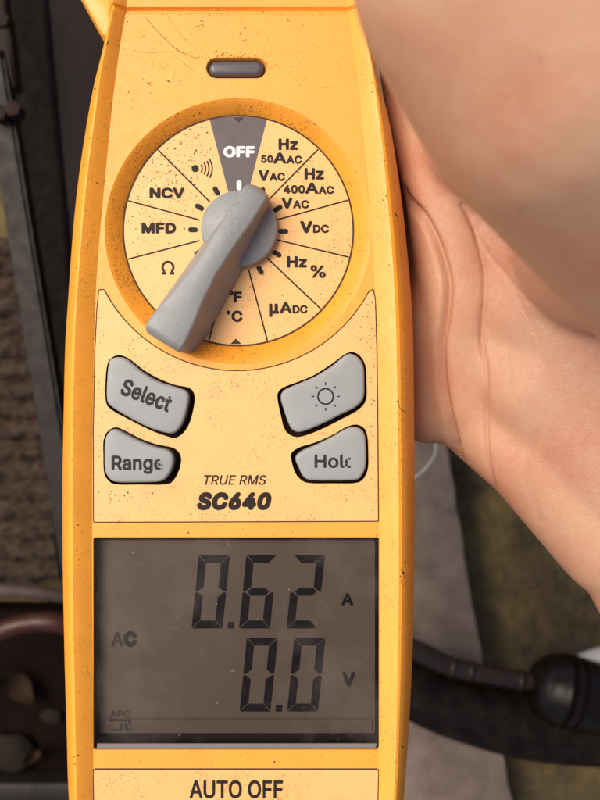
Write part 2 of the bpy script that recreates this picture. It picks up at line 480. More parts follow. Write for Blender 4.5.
# dial plate, seam ring and its print
me = mesh_from('dial_plate', list(circ(0, 0, dR, 0)), [tuple(range(NW))]); flat(me)
dial = link('dial_plate', me, M['dial'], meter); dial.location = (dcx, dcy, ZD)
r0, r1 = circ(0, 0, dR - 0.00012, 0.00003), circ(0, 0, dR + 0.00030, 0.00003)
me = mesh_from('dial_seam', list(r0) + list(r1), [(i, (i + 1) % NW, NW + (i + 1) % NW, NW + i) for i in range(NW)]); flat(me)
seam = link('dial_seam', me, M['grime'], dial)
ZP = 0.00004
def loc_dial(x, y, dz=ZP): v = P(x, y, ZD); return (v.x - dcx, v.y - dcy, dz)
def polar(deg, r): return (DCX + r * math.sin(R(deg)), DCY - r * math.cos(R(deg)))
def flat_part(name, pts, m, parent):
    me = mesh_from(name, pts, [tuple(range(len(pts)))]); flat(me); return link(name, me, m, parent)
wp = [polar(a, 40) for a in np.linspace(-14.5, 14.5, 6)] + [polar(a, DR - 0.6) for a in np.linspace(14.5, -14.5, 14)]
wedge = flat_part('off_wedge', [loc_dial(*p, 0.00003) for p in wp], M['wedge'], dial)
for a in (44.5, 74.5, 103.5, 133.5, 165.2, 195, 225, 255.5, 285.2, 315.2):
    hw = 0.75
    sn, cs = math.sin(R(a)), math.cos(R(a))
    c0, c1 = polar(a, 40), polar(a, DR - 0.8)
    pts = [loc_dial(c0[0] + cs * hw * s, c0[1] + sn * hw * s) for s in (-1, 1)] + [loc_dial(c1[0] + cs * hw * s, c1[1] + sn * hw * s) for s in (1, -1)]
    flat_part('sector_line', pts, M['ink'], dial)
for k in range(12):
    if k == 6: continue          # under the lever
    a = 30 * k + 1
    st = stadium(-5.0, 5.0, -2.5, 2.5, 6)
    pts = []
    for u, v in st:
        c = polar(a, 45.2 + u); pts.append(loc_dial(c[0] + math.cos(R(a)) * v, c[1] + math.sin(R(a)) * v, 0.00006))
    flat_part('tick_mark', pts, M['white_ink'] if k == 0 else M['ink'], dial)
flat_part('index_notch', [loc_dial(*p, 0.00007) for p in ((233, 117.6), (244, 117.6), (238.5, 122.5))], M['grime'], dial)
flat_part('index_notch', [loc_dial(*p, 0.00007) for p in ((230.5, 344), (241.5, 344), (236, 338.5))], M['grime'], dial)

def sans_font():
    try:
        import os
        return bpy.data.fonts.load(os.path.join(bpy.utils.system_resource('DATAFILES', path='fonts'), 'Inter.woff2'))
    except Exception:
        return None
FONT = sans_font()
def text_mesh(body, bold=0.0, shear=0.0, spacing=1.0):
    cu = bpy.data.curves.new('lettering', 'FONT'); cu.body = body; cu.size = 1.0; cu.shear = shear
    if FONT: cu.font = FONT
    cu.resolution_u = 4; cu.space_character = spacing + bold * 0.9; cu.fill_mode = 'FRONT'
    o = bpy.data.objects.new('lettering', cu); C.objects.link(o)
    dg = bpy.context.evaluated_depsgraph_get(); dg.update()
    cc = o.to_curve(dg); loops = []
    for sp in cc.splines:
        bp = sp.bezier_points; q = []
        for i in range(len(bp)):
            p0, p1 = bp[i], bp[(i + 1) % len(bp)]
            a, h1, h2, b = (np.array(v[:2]) for v in (p0.co, p0.handle_right, p1.handle_left, p1.co))
            straight = np.linalg.norm(np.cross(np.r_[b - a, 0], np.r_[h1 - a, 0])) + np.linalg.norm(np.cross(np.r_[b - a, 0], np.r_[h2 - a, 0])) < 1e-5
            for t in ([0.0] if straight else np.arange(5) / 5):
                q.append((1 - t) ** 3 * a + 3 * t * (1 - t) ** 2 * h1 + 3 * t * t * (1 - t) * h2 + t ** 3 * b)
        loops.append(np.array(q))
    o.to_curve_clear(); bpy.data.objects.remove(o); bpy.data.curves.remove(cu)
    vv = []; ee = []
    for q in loops:
        n0 = len(vv); vv += [Vector(p) for p in q]; ee += [(n0 + i, n0 + (i + 1) % len(q)) for i in range(len(q))]
    r_ = delaunay_2d_cdt(vv, ee, [], 0, 1e-6)
    co = np.array([(v.x, v.y, 0) for v in r_[0]]); tris = np.array([f for f in r_[2]])
    cen = co[tris].mean(1)[:, :2]; wind = np.zeros(len(cen))      # winding number of every triangle's middle
    for q in loops:
        d = q[None] - cen[:, None]; e = np.roll(d, -1, 1)
        wind += np.arctan2(d[..., 0] * e[..., 1] - d[..., 1] * e[..., 0], (d * e).sum(-1)).sum(1) / (2 * math.pi)
    tris = tris[np.abs(wind) > 0.5]
    me = bpy.data.meshes.new('lettering'); me.from_pydata(co.tolist(), [], [tuple(int(i) for i in f) for f in tris]); me.update()
    if bold > 0:                   # heavier stroke: the same outline laid down several times, a hair apart
        fc = [tuple(p.vertices) for p in me.polygons]; n0 = len(co); V = []; Fq = []
        for k in range(13):
            a = 2 * math.pi * k / 12; q = co.copy()
            if k < 12: q[:, 0] += bold * math.cos(a); q[:, 1] += bold * math.sin(a)
            q[:, 2] = k; V.append(q); Fq += [tuple(i + k * n0 for i in f) for f in fc]
        bpy.data.meshes.remove(me); co = np.vstack(V)
        me = bpy.data.meshes.new('lettering'); me.from_pydata(co.tolist(), [], Fq); me.update()
    return me, co
def text(body, box, z, m, parent, origin=(0, 0, 0), bold=0.03, shear=0.0, rot=0.0, wear=None, spacing=1.0, name='lettering'):
    """box = x0,y0,x1,y1 in photo units of the unrotated word on plane z; rot degrees clockwise in the picture"""
    me, co = text_mesh(body, bold, shear, spacing)
    mn, mx = co.min(0), co.max(0)
    u = (co[:, 0] - mn[0]) / max(mx[0] - mn[0], 1e-9); v = (co[:, 1] - mn[1]) / max(mx[1] - mn[1], 1e-9)
    x = box[0] + u * (box[2] - box[0]); y = box[3] + v * (box[1] - box[3])
    cx, cy = (box[0] + box[2]) / 2, (box[1] + box[3]) / 2
    c, s = math.cos(R(rot)), math.sin(R(rot))
    xr = cx + (x - cx) * c - (y - cy) * s; yr = cy + (x - cx) * s + (y - cy) * c
    k = S * (D - z) / D
    out = np.stack([(xr - 300) * k - origin[0], (400 - yr) * k - origin[1], z - origin[2] + co[:, 2] * 1.5e-6], 1)
    me.vertices.foreach_set('co', out.ravel()); me.update(); flat(me)
    if wear is not None:
        a = me.attributes.new('wear', 'FLOAT', 'POINT')
        a.data.foreach_set('value', np.array([wear(uu, vv) for uu, vv in zip(u, v)], np.float32))
    o = link(name, me, m, parent); return o
dorg = (dcx, dcy, ZD); zt = ZD + 0.00008
def dtext(body, box, bold=0.032, m='ink', **kw): return text(body, box, zt, M[m], dial, dorg, bold, **kw)
dtext('OFF', (223.5, 146, 255, 157.5), 0.05, 'white_ink')
dtext('Hz', (278.5, 138.5, 298, 150), 0.04)
dtext('50', (261, 155, 273, 163), 0.04); dtext('A', (273, 152.5, 286.5, 163.5), 0.03); dtext('AC', (286.5, 155.5, 302, 163.7), 0.038)
dtext('V', (258.5, 170, 269, 181), 0.045); dtext('AC', (269.5, 172.5, 285, 181), 0.038)
dtext('Hz', (304.5, 168, 324, 179.5), 0.04)
dtext('400', (283.5, 185, 305, 193.7), 0.04); dtext('A', (305, 182.5, 318.5, 193.7), 0.03); dtext('AC', (318.5, 186, 334, 194), 0.038)
dtext('V', (281.5, 197.5, 292.5, 208.5), 0.045); dtext('AC', (293, 200, 309, 208.5), 0.038)
dtext('V', (300, 221, 312.5, 233), 0.045); dtext('DC', (313, 224.5, 329, 233), 0.038)
dtext('Hz', (287, 256, 307, 267.5), 0.04); dtext('%', (310.5, 265, 325.5, 278), 0.025)
dtext('\u00b5', (269, 303.5, 279, 317), 0.045); dtext('A', (279.5, 302, 292, 313.5), 0.03); dtext('DC', (292.5, 305, 307.5, 313.5), 0.038)
dtext('F', (233.5, 291.5, 242, 302.5), 0.04); dtext('C', (231.5, 310.5, 242.5, 322), 0.04)
dtext('\u00b0', (229.3, 291.0, 233.3, 295), 0.03); dtext('\u00b0', (226.5, 310.5, 230.2, 314.5), 0.05)
dtext('MFD', (141.5, 222.5, 176, 233.5), 0.045); dtext('NCV', (149.5, 187.5, 184.5, 198.5), 0.045)
# ohm sign: an open ring on two feet
def arc_band(cx, cy, r0, r1, a0, a1, n=22):
    A = np.linspace(R(a0), R(a1), n)
    return [(cx + r0 * math.sin(a), cy - r0 * math.cos(a)) for a in A] + [(cx + r1 * math.sin(a), cy - r1 * math.cos(a)) for a in A[::-1]]
def multi_poly(name, polys, m, parent, fz):
    V = []; Fc = []
    for p in polys:
        o = len(V); V += [fz(*q) for q in p]; Fc.append(tuple(range(o, o + len(p))))
    me = mesh_from(name, V, Fc); flat(me); return link(name, me, m, parent)
multi_poly('ohm_sign', [arc_band(168, 267.2, 4.2, 6.6, -146, 146),
    [(161.5, 272), (166.4, 272), (166.4, 274.6), (161.5, 274.6)], [(169.6, 272), (174.5, 272), (174.5, 274.6), (169.6, 274.6)]], M['ink'], dial, loc_dial)
multi_poly('buzzer_sign', [[(195.2 + 3.7 * math.cos(k * .314), 168.6 + 3.7 * math.sin(k * .314)) for k in range(20)]] + [arc_band(195, 168.6, r - 0.75, r + 0.75, 57, 123) for r in (7.2, 10.6, 14.0, 17.2)], M['ink'], dial, loc_dial)

# knob: round boss and tapered lever
zb = ZD + 0.0034
kc = P(239.0, 228.0, zb)
br_ = 38.3 * S
rg = [circ(kc.x, kc.y, br_, ZD - 0.0005, 72), circ(kc.x, kc.y, br_, zb - 0.0008, 72), circ(kc.x, kc.y, br_ * 0.985, zb - 0.0003, 72), circ(kc.x, kc.y, br_ * 0.955, zb, 72)]
me = rings_mesh('knob_boss', rg); smooth_by_angle(me, 50)
knob = link('knob', me, M['knob'], meter)
ZT = ZD + 0.0128
tipP, butP = P(261.5, 194.5, ZD), P(170.5, 341.5, ZD)
ax = (butP - tipP); L = ax.length; ax.normalize(); nr = Vector((-ax.y, ax.x, 0))   # nr points to the lower right of the picture
if nr.x < 0: nr = -nr
def lever():
    rows_ = []
    T = np.concatenate([np.linspace(0, 0.06, 6), np.linspace(0.09, 0.90, 28), np.linspace(0.92, 1.0, 9)])
    for t in T:
        wb = np.interp(t, [0, .15, .35, .6, .82, 1], [14.5, 18.5, 23.0, 25.5, 28.0, 29.0]) * S
        wt = np.interp(t, [0, .2, .4, .55, .7, .85, 1], [13, 13.6, 12.4, 12.2, 15.2, 20.0, 22.5]) * S
        zt_ = ZD + np.interp(t, [0, .1, .35, .7, 1], [0.0088, 0.0100, 0.0118, 0.0128, 0.0126])
        e = 1.0
        if t < 0.06: e = math.sqrt(max(0, 1 - (1 - t / 0.06) ** 2)) * 0.55 + 0.45 if t > 0 else 0.45
        if t > 0.92: 
            q = (t - 0.92) / 0.08; e = 0.80 + 0.20 * math.sqrt(max(0, 1 - q * q))
        wb *= e; wt *= e
        drop = 0
        if t < 0.05: drop = 0.0020 * (1 - t / 0.05) ** 2
        if t > 0.95: drop = 0.0026 * ((t - 0.95) / 0.05) ** 2
        zt_ -= drop
        h = zt_ - ZD
        prof = []
        z0 = ZD + 0.0008
        for k in range(9):      # flank, slightly hollow
            s = k / 8
            hol = 0.14 * math.sin(math.pi * s) * (1 if 0.2 < t < 0.8 else 0.4)
            prof.append((wb + (wt - wb) * (s + hol * 0.7 if s < 1 else 1) , z0 + (h - 0.0012) * s * 0.93))
        for k in range(1, 5):   # rounded shoulder into a crowned top
            a = k / 4 * math.pi / 2
            prof.append((wt - 0.0009 * (1 - math.cos(a)), z0 + (h - 0.0012) * 0.93 + ((h - 0.0008) - (h - 0.0012) * 0.93) * math.sin(a)))
        for s in (0.6, 0.3, 0): prof.append(((wt - 0.0009) * s, ZD + h + 0.0003 * (1 - s * s)))
        full = [(x, z) for x, z in prof] + [(-x, z) for x, z in reversed(prof[:-1])]
        c = tipP + ax * (L * t)
        # the butt leans outwards a little towards its top
        rows_.append([c + nr * x + ax * ((z - ZD) * 0.10 * max(0, (t - 0.5) * 2)) + Vector((0, 0, z - ZD)) for x, z in full])
    n = len(rows_[0]); V = [v for r in rows_ for v in r]; Fc = []
    for i in range(len(rows_) - 1):
        for k in range(n - 1):
            Fc.append((i * n + k, i * n + k + 1, (i + 1) * n + k + 1, (i + 1) * n + k))
    Fc.append(tuple(range(n))); Fc.append(tuple(range((len(rows_) - 1) * n, len(rows_) * n)))
    me = mesh_from('lever', V, Fc); smooth_by_angle(me, 42); return link('lever', me, M['knob'], knob)
lev = lever()

# front label with concave top, seam under it, button openings
arc = [(237 + 149 * math.sin(a), 221.4 + 149 * math.cos(a)) for a in np.linspace(R(-63), R(61.8), 60)]   # left to right along the dial
def rounded_poly(pts, r=1.6, n=4):
    p = np.array(pts, float); out = []
    for i in range(len(p)):
        a, b, c = p[i - 1], p[i], p[(i + 1) % len(p)]
        u = (a - b) / np.linalg.norm(a - b); v = (c - b) / np.linalg.norm(c - b)
        if np.dot(u, v) > -0.8 and min(np.linalg.norm(a - b), np.linalg.norm(c - b)) > 2:
            for k in range(n + 1):
                t = k / n; out.append((1 - t) ** 2 * (b + u * r) + 2 * t * (1 - t) * b + t * t * (b + v * r))
        else: out.append(b)
    return np.array(out)
lab_px = [(98.5, 289.5)] + [q for q in arc if 101 < q[0] < 371] + [(373.5, 288.5), (375.8, 300), (377.2, 350), (378.2, 430), (378.8, 521.5), (93.2, 522.6), (93.0, 430), (94.6, 350), (96.5, 310)]
lab_px = rounded_poly(lab_px)
lab_w = to_w(lab_px, 0.00012)
lab_in = inset(lab_w, 0.00022)
V, Fc = poly_holes(inset(lab_w, -0.00008), [inset(h, -0.0001) for h in hole_w.values()], 0.00006)
me = mesh_from('label_seam', V, Fc); flat(me); link('label_seam', me, M['grime'], meter)
V, Fc = poly_holes(lab_in, list(hole_w.values()), 0.00014)
me = mesh_from('front_label', V, Fc); flat(me); lab = link('front_label', me, M['label'], meter)
ZL = 0.00018
def lower_label():
    p = rounded_poly([(93.6, 769.5), (378.4, 769.5), (376, 860), (374, 905), (98, 905), (95, 860)], 2.5)
    w_ = to_w(p, 0.0001)
    V, Fc = poly_holes(inset(w_, -0.0003), [], 0.00006); me = mesh_from('label_seam', V, Fc); flat(me); link('label_seam', me, M['grime'], meter)
    V, Fc = poly_holes(inset(w_, 0.00005), [], 0.00014); me = mesh_from('lower_label', V, Fc); flat(me); return link('lower_label', me, M['label'], meter)
lab2 = lower_label()
text('AUTO OFF', (189.5, 780, 283, 798.5), ZL, M['ink'], lab2, bold=0.022, spacing=0.98)
text('TRUE RMS', (204, 475, 266.5, 485), ZL, M['ink'], lab, bold=0.012, shear=0.22)
text('SC640', (197, 492, 271.5, 510.3), ZL, M['ink'], lab, bold=0.06, shear=0.2, spacing=1.04)

# buttons
def button(key):
    h = hole_w[key]
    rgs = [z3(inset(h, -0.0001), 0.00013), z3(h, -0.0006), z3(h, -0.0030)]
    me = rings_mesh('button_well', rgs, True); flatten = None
    b_px = resample(spline(FACES[key], 5), 72)
    zt_ = 0.0014
    top = to_w(b_px, zt_ * 0.7)
    rg = [z3(inset(top, -0.00012), -0.0029), z3(inset(top, -0.00004), 0.0002), z3(top, zt_ - 0.0008)]
    for k in range(1, 6):
        a = k / 5 * math.pi / 2
        rg.append(z3(inset(top, 0.0007 * (1 - math.cos(a))), zt_ - 0.0008 + 0.0008 * math.sin(a)))
    c = top.mean(0); last = rg[-1][:, :2]
    rg.append(z3(c + (last - c) * 0.75, zt_ + 0.00006)); rg.append(z3(c + (last - c) * 0.35, zt_ + 0.0001))
    mb = rings_mesh('button', rg, True); smooth_by_angle(mb, 40)
    b = link('button', mb, M['button'], meter)
    link('button_well', me, M['gap_shade'], b)
    return b, zt_ + 0.00016
b, z = button('Select'); b['label'] = 'grey rubber button marked Select'
text('Select', (120.5, 386.5, 172.5, 404), z, M['worn'], b, bold=0.028, rot=21, wear=lambda u, v: 0.02 + 0.10 * (u > 0.8))
b, z = button('Range'); b['label'] = 'grey rubber button marked Range, its last letter worn'
text('Range', (111.5, 455.5, 163.5, 474), z, M['worn'], b, bold=0.024, wear=lambda u, v: 0.02 + 0.26 * max(0, (u - 0.80)) / 0.20 + 0.10 * max(0, 0.12 - u) / 0.12)
b, z = button('Hold'); b['label'] = 'grey rubber button marked Hold, its last letter mostly rubbed off'
text('Hold', (314.5, 454.5, 355, 468), z, M['worn'], b, bold=0.02, wear=lambda u, v: 0.02 + (0.16 if 0.78 < u < 0.89 else 0.0) + (0.9 if u > 0.89 else 0) + (0.9 if (u > 0.76 and v > 0.80) else 0) + 0.05 * max(0, 0.14 - u) / 0.14)
b, z = button('light'); b['label'] = 'grey rubber button marked with a small sun'
def onz(z): return lambda x, y: P(x, y, z)
sx, sy = 325.6, 396.4
sun_polys = [arc_band(sx, sy, 6.9, 8.5, 0, 358, 40)]
for k in range(8):
    a = R(45 * k); r0, r1, hw = 11.4, 14.2, 0.6
    d_, n_ = (math.sin(a), -math.cos(a)), (math.cos(a), math.sin(a))
    sun_polys.append([(sx + d_[0] * r0 + n_[0] * hw, sy + d_[1] * r0 + n_[1] * hw), (sx + d_[0] * r1 + n_[0] * hw, sy + d_[1] * r1 + n_[1] * hw),
                      (sx + d_[0] * r1 - n_[0] * hw, sy + d_[1] * r1 - n_[1] * hw), (sx + d_[0] * r0 - n_[0] * hw, sy + d_[1] * r0 - n_[1] * hw)])
multi_poly('sun_symbol', sun_polys, M['ink'], b, onz(z))

# indicator lamp
lo = to_w(stadium(209, 263.5, 62, 76.5), -0.0006)
rg = [z3(lo, -0.0014), z3(lo, -0.0006), z3(inset(lo, 0.0003), -0.0002), z3(inset(lo, 0.0008), 0.0001), z3(inset(lo, 0.0012), 0.00015)]
me = rings_mesh('indicator_lamp', rg); smooth_by_angle(me, 60); lamp = link('indicator_lamp', me, M['led'], meter)
me = mesh_from('lamp_seat', list(z3(inset(led_out, 0.0003), -0.0012)), [tuple(range(len(led_out)))]); flat(me); link('lamp_seat', me, M['grime'], lamp)

# display: bezel tray, liquid crystal panel with its segments, clear window
def lcd_mat():
    m = mat('lcd_panel', (0.12, 0.085, 0.06), 0.5); nb = NB(m)
    c = nb.mix(nb.noise(40, 3), (0.072, 0.052, 0.037), (0.100, 0.074, 0.055))
    c = nb.mix(nb.mul(nb.noise(3500, 2), 0.35), c, (0.05, 0.036, 0.027)); nb.color(c); return m
M['lcd'] = lcd_mat()
M['lcd_seg'] = mat('lcd_segment', (0.006, 0.003, 0.004), 0.5, Specular_IOR_Level=0.1)
M['lcd_faint'] = mat('lcd_segment_faint', (0.035, 0.022, 0.022), 0.5, Specular_IOR_Level=0.1)
M['bezel'] = mat('bezel_dark', (0.014, 0.008, 0.006), 0.5, Specular_IOR_Level=0.1)
M['edge'] = grimy('window_edge_lit', (0.17, 0.16, 0.16), 0.4, dirt=(0.03,0.02,0.02), amount=1.6)
def window_mat():
    m = bpy.data.materials.new('display_window'); m.use_nodes = True
    t = m.node_tree; t.nodes.remove(t.nodes['Principled BSDF']); out = t.nodes['Material Output']
    tr = t.nodes.new('ShaderNodeBsdfTransparent'); tr.inputs[0].default_value = (0.90, 0.86, 0.82, 1)
    gl = t.nodes.new('ShaderNodeBsdfGlossy'); gl.inputs['Roughness'].default_value = 0.14
    fr = t.nodes.new('ShaderNodeFresnel'); fr.inputs[0].default_value = 1.34
    mx = t.nodes.new('ShaderNodeMixShader'); t.links.new(fr.outputs[0], mx.inputs[0]); t.links.new(tr.outputs[0], mx.inputs[1]); t.links.new(gl.outputs[0], mx.inputs[2])
    # dust and hair scratches on the plastic; broad patches paint in glare haze
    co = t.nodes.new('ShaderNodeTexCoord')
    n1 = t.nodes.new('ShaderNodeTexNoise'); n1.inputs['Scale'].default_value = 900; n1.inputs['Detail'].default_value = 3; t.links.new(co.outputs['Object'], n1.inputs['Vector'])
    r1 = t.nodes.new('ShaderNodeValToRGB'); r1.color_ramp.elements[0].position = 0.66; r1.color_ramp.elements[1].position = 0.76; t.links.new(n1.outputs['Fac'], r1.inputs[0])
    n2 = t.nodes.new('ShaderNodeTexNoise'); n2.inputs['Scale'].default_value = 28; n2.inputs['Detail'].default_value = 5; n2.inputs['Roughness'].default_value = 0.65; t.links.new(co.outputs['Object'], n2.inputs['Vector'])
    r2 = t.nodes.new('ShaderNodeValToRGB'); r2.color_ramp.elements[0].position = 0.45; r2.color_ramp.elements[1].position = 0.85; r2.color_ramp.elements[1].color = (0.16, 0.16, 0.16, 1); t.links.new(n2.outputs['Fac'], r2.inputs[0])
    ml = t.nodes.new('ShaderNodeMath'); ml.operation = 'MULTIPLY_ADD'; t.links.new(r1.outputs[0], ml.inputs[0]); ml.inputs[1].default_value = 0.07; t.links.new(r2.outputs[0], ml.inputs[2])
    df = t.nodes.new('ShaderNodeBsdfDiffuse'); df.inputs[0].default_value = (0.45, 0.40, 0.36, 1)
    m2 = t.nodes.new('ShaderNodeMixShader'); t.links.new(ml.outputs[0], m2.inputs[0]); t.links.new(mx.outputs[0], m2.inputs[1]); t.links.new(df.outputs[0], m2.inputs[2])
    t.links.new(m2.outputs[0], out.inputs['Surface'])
    return m
M['window'] = window_mat()
ZLC = -0.0040
rg = [z3(lcd_w, -0.0012), z3(inset(lcd_w, 0.0003), -0.0030), z3(inset(lcd_w, 0.0004), -0.0046)]
me = rings_mesh('display_tray', rg, True); disp = link('display', me, M['bezel'], meter)
pan = to_w(rrect(99.0, 540, 375, 733, 2), ZLC)
me = rings_mesh('lcd_panel', [z3(pan, ZLC - 0.0004), z3(pan, ZLC)]); lcdp = link('lcd_panel', me, M['lcd'], disp)
# sloped lower lip of the window frame, its caught light painted in grey
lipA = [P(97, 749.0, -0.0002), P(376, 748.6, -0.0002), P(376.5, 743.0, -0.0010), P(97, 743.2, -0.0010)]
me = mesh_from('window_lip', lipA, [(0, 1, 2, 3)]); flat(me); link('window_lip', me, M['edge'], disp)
band_pts = [P(103, 731.5, ZLC + 0.0002), P(372, 731.5, ZLC + 0.0002), P(372, 719, ZLC + 0.0006), P(106, 719, ZLC + 0.0006)]
M['lit_band'] = mat('lcd_lit_band', (0.088, 0.070, 0.056), 0.5)  # lit band at the panel's foot, painted as a paler strip
me = mesh_from('panel_lit_band', band_pts, [(0, 1, 2, 3)]); flat(me); link('panel_lit_band', me, M['lit_band'], disp)
win = to_w(lcd_px, -0.0010)
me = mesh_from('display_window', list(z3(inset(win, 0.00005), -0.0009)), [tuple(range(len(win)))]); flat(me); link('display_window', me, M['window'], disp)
M['glass_scratch'] = mat('window_scratch', (0.20, 0.17, 0.15), 0.5)
for k in range(14):
    x, y = random.uniform(100, 372), random.uniform(542, 738); a = random.choice([R(-42), R(-38), R(-20), R(60), random.uniform(0, 6)]) + random.uniform(-.2, .2)
    l_ = random.choice([1.2, 1.6, 2.2, 3, 5, 9, 14]); hw = random.uniform(0.16, 0.42) if l_ > 3 else random.uniform(0.3, 0.8)
    d_, n_ = (math.cos(a), math.sin(a)), (-math.sin(a), math.cos(a))
    flat_part('window_scratch', [P(x, y, -0.00085), P(x + d_[0] * l_ * .5 + n_[0] * hw, y + d_[1] * l_ * .5 + n_[1] * hw, -0.00085), P(x + d_[0] * l_, y + d_[1] * l_, -0.00085), P(x + d_[0] * l_ * .5 - n_[0] * hw, y + d_[1] * l_ * .5 - n_[1] * hw, -0.00085)], M['glass_scratch'], disp)
# seven-segment digits
SEG = {'0': 'abcdef', '6': 'afedcg', '2': 'abged'}
def digit(ch, xb, yb, wdt, hgt, slant, th=8.0, gap=0.6):
    def T(u, v): return (xb + u + slant * v, yb - v)      # u right, v up
    h2 = hgt / 2; polys = {}
    t = th
    polys['a'] = [(gap, hgt), (wdt - gap, hgt), (wdt - t - gap * 0.2, hgt - t), (t + gap * 0.2, hgt - t)]
    polys['d'] = [(gap, 0), (wdt - gap, 0), (wdt - t - gap * .2, t), (t + gap * .2, t)]
    polys['f'] = [(0, hgt - gap), (t, hgt - t - gap), (t, h2 + t * .55 + gap), (t * .35, h2 + gap), (0, h2 + gap * 1.6)]
    polys['e'] = [(0, gap), (t, t + gap), (t, h2 - t * .55 - gap), (t * .35, h2 - gap), (0, h2 - gap * 1.6)]
    polys['b'] = [(wdt - x, y) for x, y in polys['f']]; polys['c'] = [(wdt - x, y) for x, y in polys['e']]
    polys['g'] = [(t * .5 + gap, h2), (t + gap, h2 + t * .5), (wdt - t - gap, h2 + t * .5), (wdt - t * .5 - gap, h2), (wdt - t - gap, h2 - t * .5), (t + gap, h2 - t * .5)]
    for s in SEG[ch]:
        V = [P(*T(u, v), ZLC + 0.00006) for u, v in polys[s]]
        flat_part('digit_segment', V, M['lcd_seg'], lcdp)
digit('0', 191.5, 628.5, 31, 73.5, 0.10); digit('6', 239, 628.5, 31, 73.5, 0.10); digit('2', 286.5, 628.5, 31, 73.5, 0.10)
digit('0', 239.5, 711.5, 31, 74, 0.10); digit('0', 287, 711.5, 31, 74, 0.10)
for x, y in ((227.5, 622), (275.5, 705)):
    flat_part('decimal_point', [P(x, y + 6.5, ZLC + 0.00006), P(x + 6.5, y + 6.5, ZLC + 0.00006), P(x + 7, y, ZLC + 0.00006), P(x + .6, y, ZLC + 0.00006)], M['lcd_seg'], lcdp)
zq = ZLC + 0.00006
text('A', (341, 593, 353.5, 606), zq, M['lcd_seg'], lcdp, bold=0.03)
text('V', (342, 672, 355.5, 686.5), zq, M['lcd_seg'], lcdp, bold=0.05)
text('A', (111, 632, 123.5, 646.5), zq, M['lcd_faint'], lcdp, bold=0.03)
text('C', (123.5, 631, 137, 647), zq, M['lcd_seg'], lcdp, bold=0.07)
text('APO', (110, 710.5, 130.5, 717.5), zq, M['lcd_faint'], lcdp, bold=0.01)
multi_poly('hold_symbol', [[(109.5, 719.5), (130, 719.5), (130, 721.3), (109.5, 721.3)], [(128.4, 721.3), (130, 721.3), (130, 725), (128.4, 725)],
    [(109.5, 729.5), (121, 729.5), (121, 731), (109.5, 731)], [(119.4, 723.5), (121, 723.5), (121, 729.5), (119.4, 729.5)], [(124.4, 723.5), (126, 723.5), (126, 731), (124.4, 731)], [(126, 729.5), (131, 729.5), (131, 731), (126, 731)]],
    M['lcd_faint'], lcdp, onz(ZLC + 0.0009))

# trigger lever at the upper left shoulder, behind the case
tr = to_w([(40, -90), (62, -40), (81, 0), (103.5, 41), (112, 47), (140, 47), (140, -90)], -0.012)
prism('trigger', tr, -0.030, -0.0075, M['case'], meter, 0.0022)
# clamp jaws above the head (outside the photograph)
jr, jc = 0.045, F(238, -400)
for sgn in (-1, 1):
    pts = [Vector((jc.x + sgn * jr * math.cos(R(a)), jc.y + jr * 1.15 * math.sin(R(a)), -0.019)) for a in np.linspace(-80, 88, 12)]
    tube('jaw', [tuple(p) for p in pts], [0.013, 0.012, 0.011, 0.009], M['case'], meter, 16, 4)

# scratches and chips, laid on the case wherever it curves
def on_case(x, y, lift=0.00003):
    o = Vector((0, 0, D)); d = (P(x, y, 0) - o).normalized()
    hit, nrm, _, _ = BV.ray_cast(o, d)
    if hit is None: return None
    if nrm.dot(d) > 0: nrm = -nrm
    return hit + nrm * lift
def scratch(pts, wdt, m, parent=case, name='scratch'):
    p = spline(pts, 8, False); V = []; Fc = []
    for i in range(len(p)):
        t = p[min(i + 1, len(p) - 1)] - p[max(i - 1, 0)]; t = t / (np.linalg.norm(t) + 1e-9); n_ = np.array([-t[1], t[0]])
        ww = wdt * (0.35 + 0.65 * math.sin(math.pi * min(0.98, max(0.02, i / (len(p) - 1))))) * random.uniform(0.6, 1.2) / 2
        a, b2 = on_case(*(p[i] + n_ * ww)), on_case(*(p[i] - n_ * ww))
        if a is None or b2 is None: return
        V += [a, b2]
    Fc = [(2 * i, 2 * i + 1, 2 * i + 3, 2 * i + 2) for i in range(len(p) - 1)]
    me = mesh_from(name, V, Fc); flat(me); link(name, me, m, parent)
def chip(x, y, r, m, n=9):
    V = []
    for k in range(n):
        a = 2 * math.pi * k / n; rr = r * random.uniform(0.45, 1.1)
        v = on_case(x + rr * math.cos(a), y + rr * math.sin(a)); 
        if v is None: return
        V.append(v)
    me = mesh_from('chip', V, [tuple(range(n))]); flat(me); link('chip', me, m, case)
M['scratch'] = mat('scratch_dark', (0.16, 0.065, 0.015), 0.7)
M['scratch2'] = mat('scratch_soft', (0.42, 0.17, 0.02), 0.7)
M['chip'] = mat('chip_dark', (0.06, 0.02, 0.008), 0.8)
scratch([(146, 17), (151, 24), (163, 37), (179, 51), (198, 59)], 0.9, M['scratch'])
scratch([(167, 17), (174, 26), (182, 36), (198, 51)], 0.6, M['scratch2'])
scratch([(172, 54), (186, 65), (199, 75)], 0.6, M['scratch2'])
scratch([(132, 51), (150, 52.5), (180, 52), (200, 56)], 0.5, M['scratch2'])
scratch([(140, 38), (143, 37), (144.5, 34)], 0.7, M['scratch2'])
scratch([(105.5, 45), (108, 43), (108.5, 40.5), (106.5, 44.5)], 0.6, M['scratch'])
for x, y in ((147, 83), (149, 85), (168, 80), (171, 82), (128, 95), (130, 92), (197, 26), (202, 22), (204, 27), (242, 33), (243, 40), (244, 27), (290, 20)):
    scratch([(x, y), (x + random.uniform(-3, 3), y + random.uniform(-2, 2)), (x + random.uniform(-5, 5), y + random.uniform(-3, 3))], 0.8, M['scratch'])
scratch([(398.5, 398), (399, 406), (402, 410), (406, 412)], 0.8, M['scratch'])
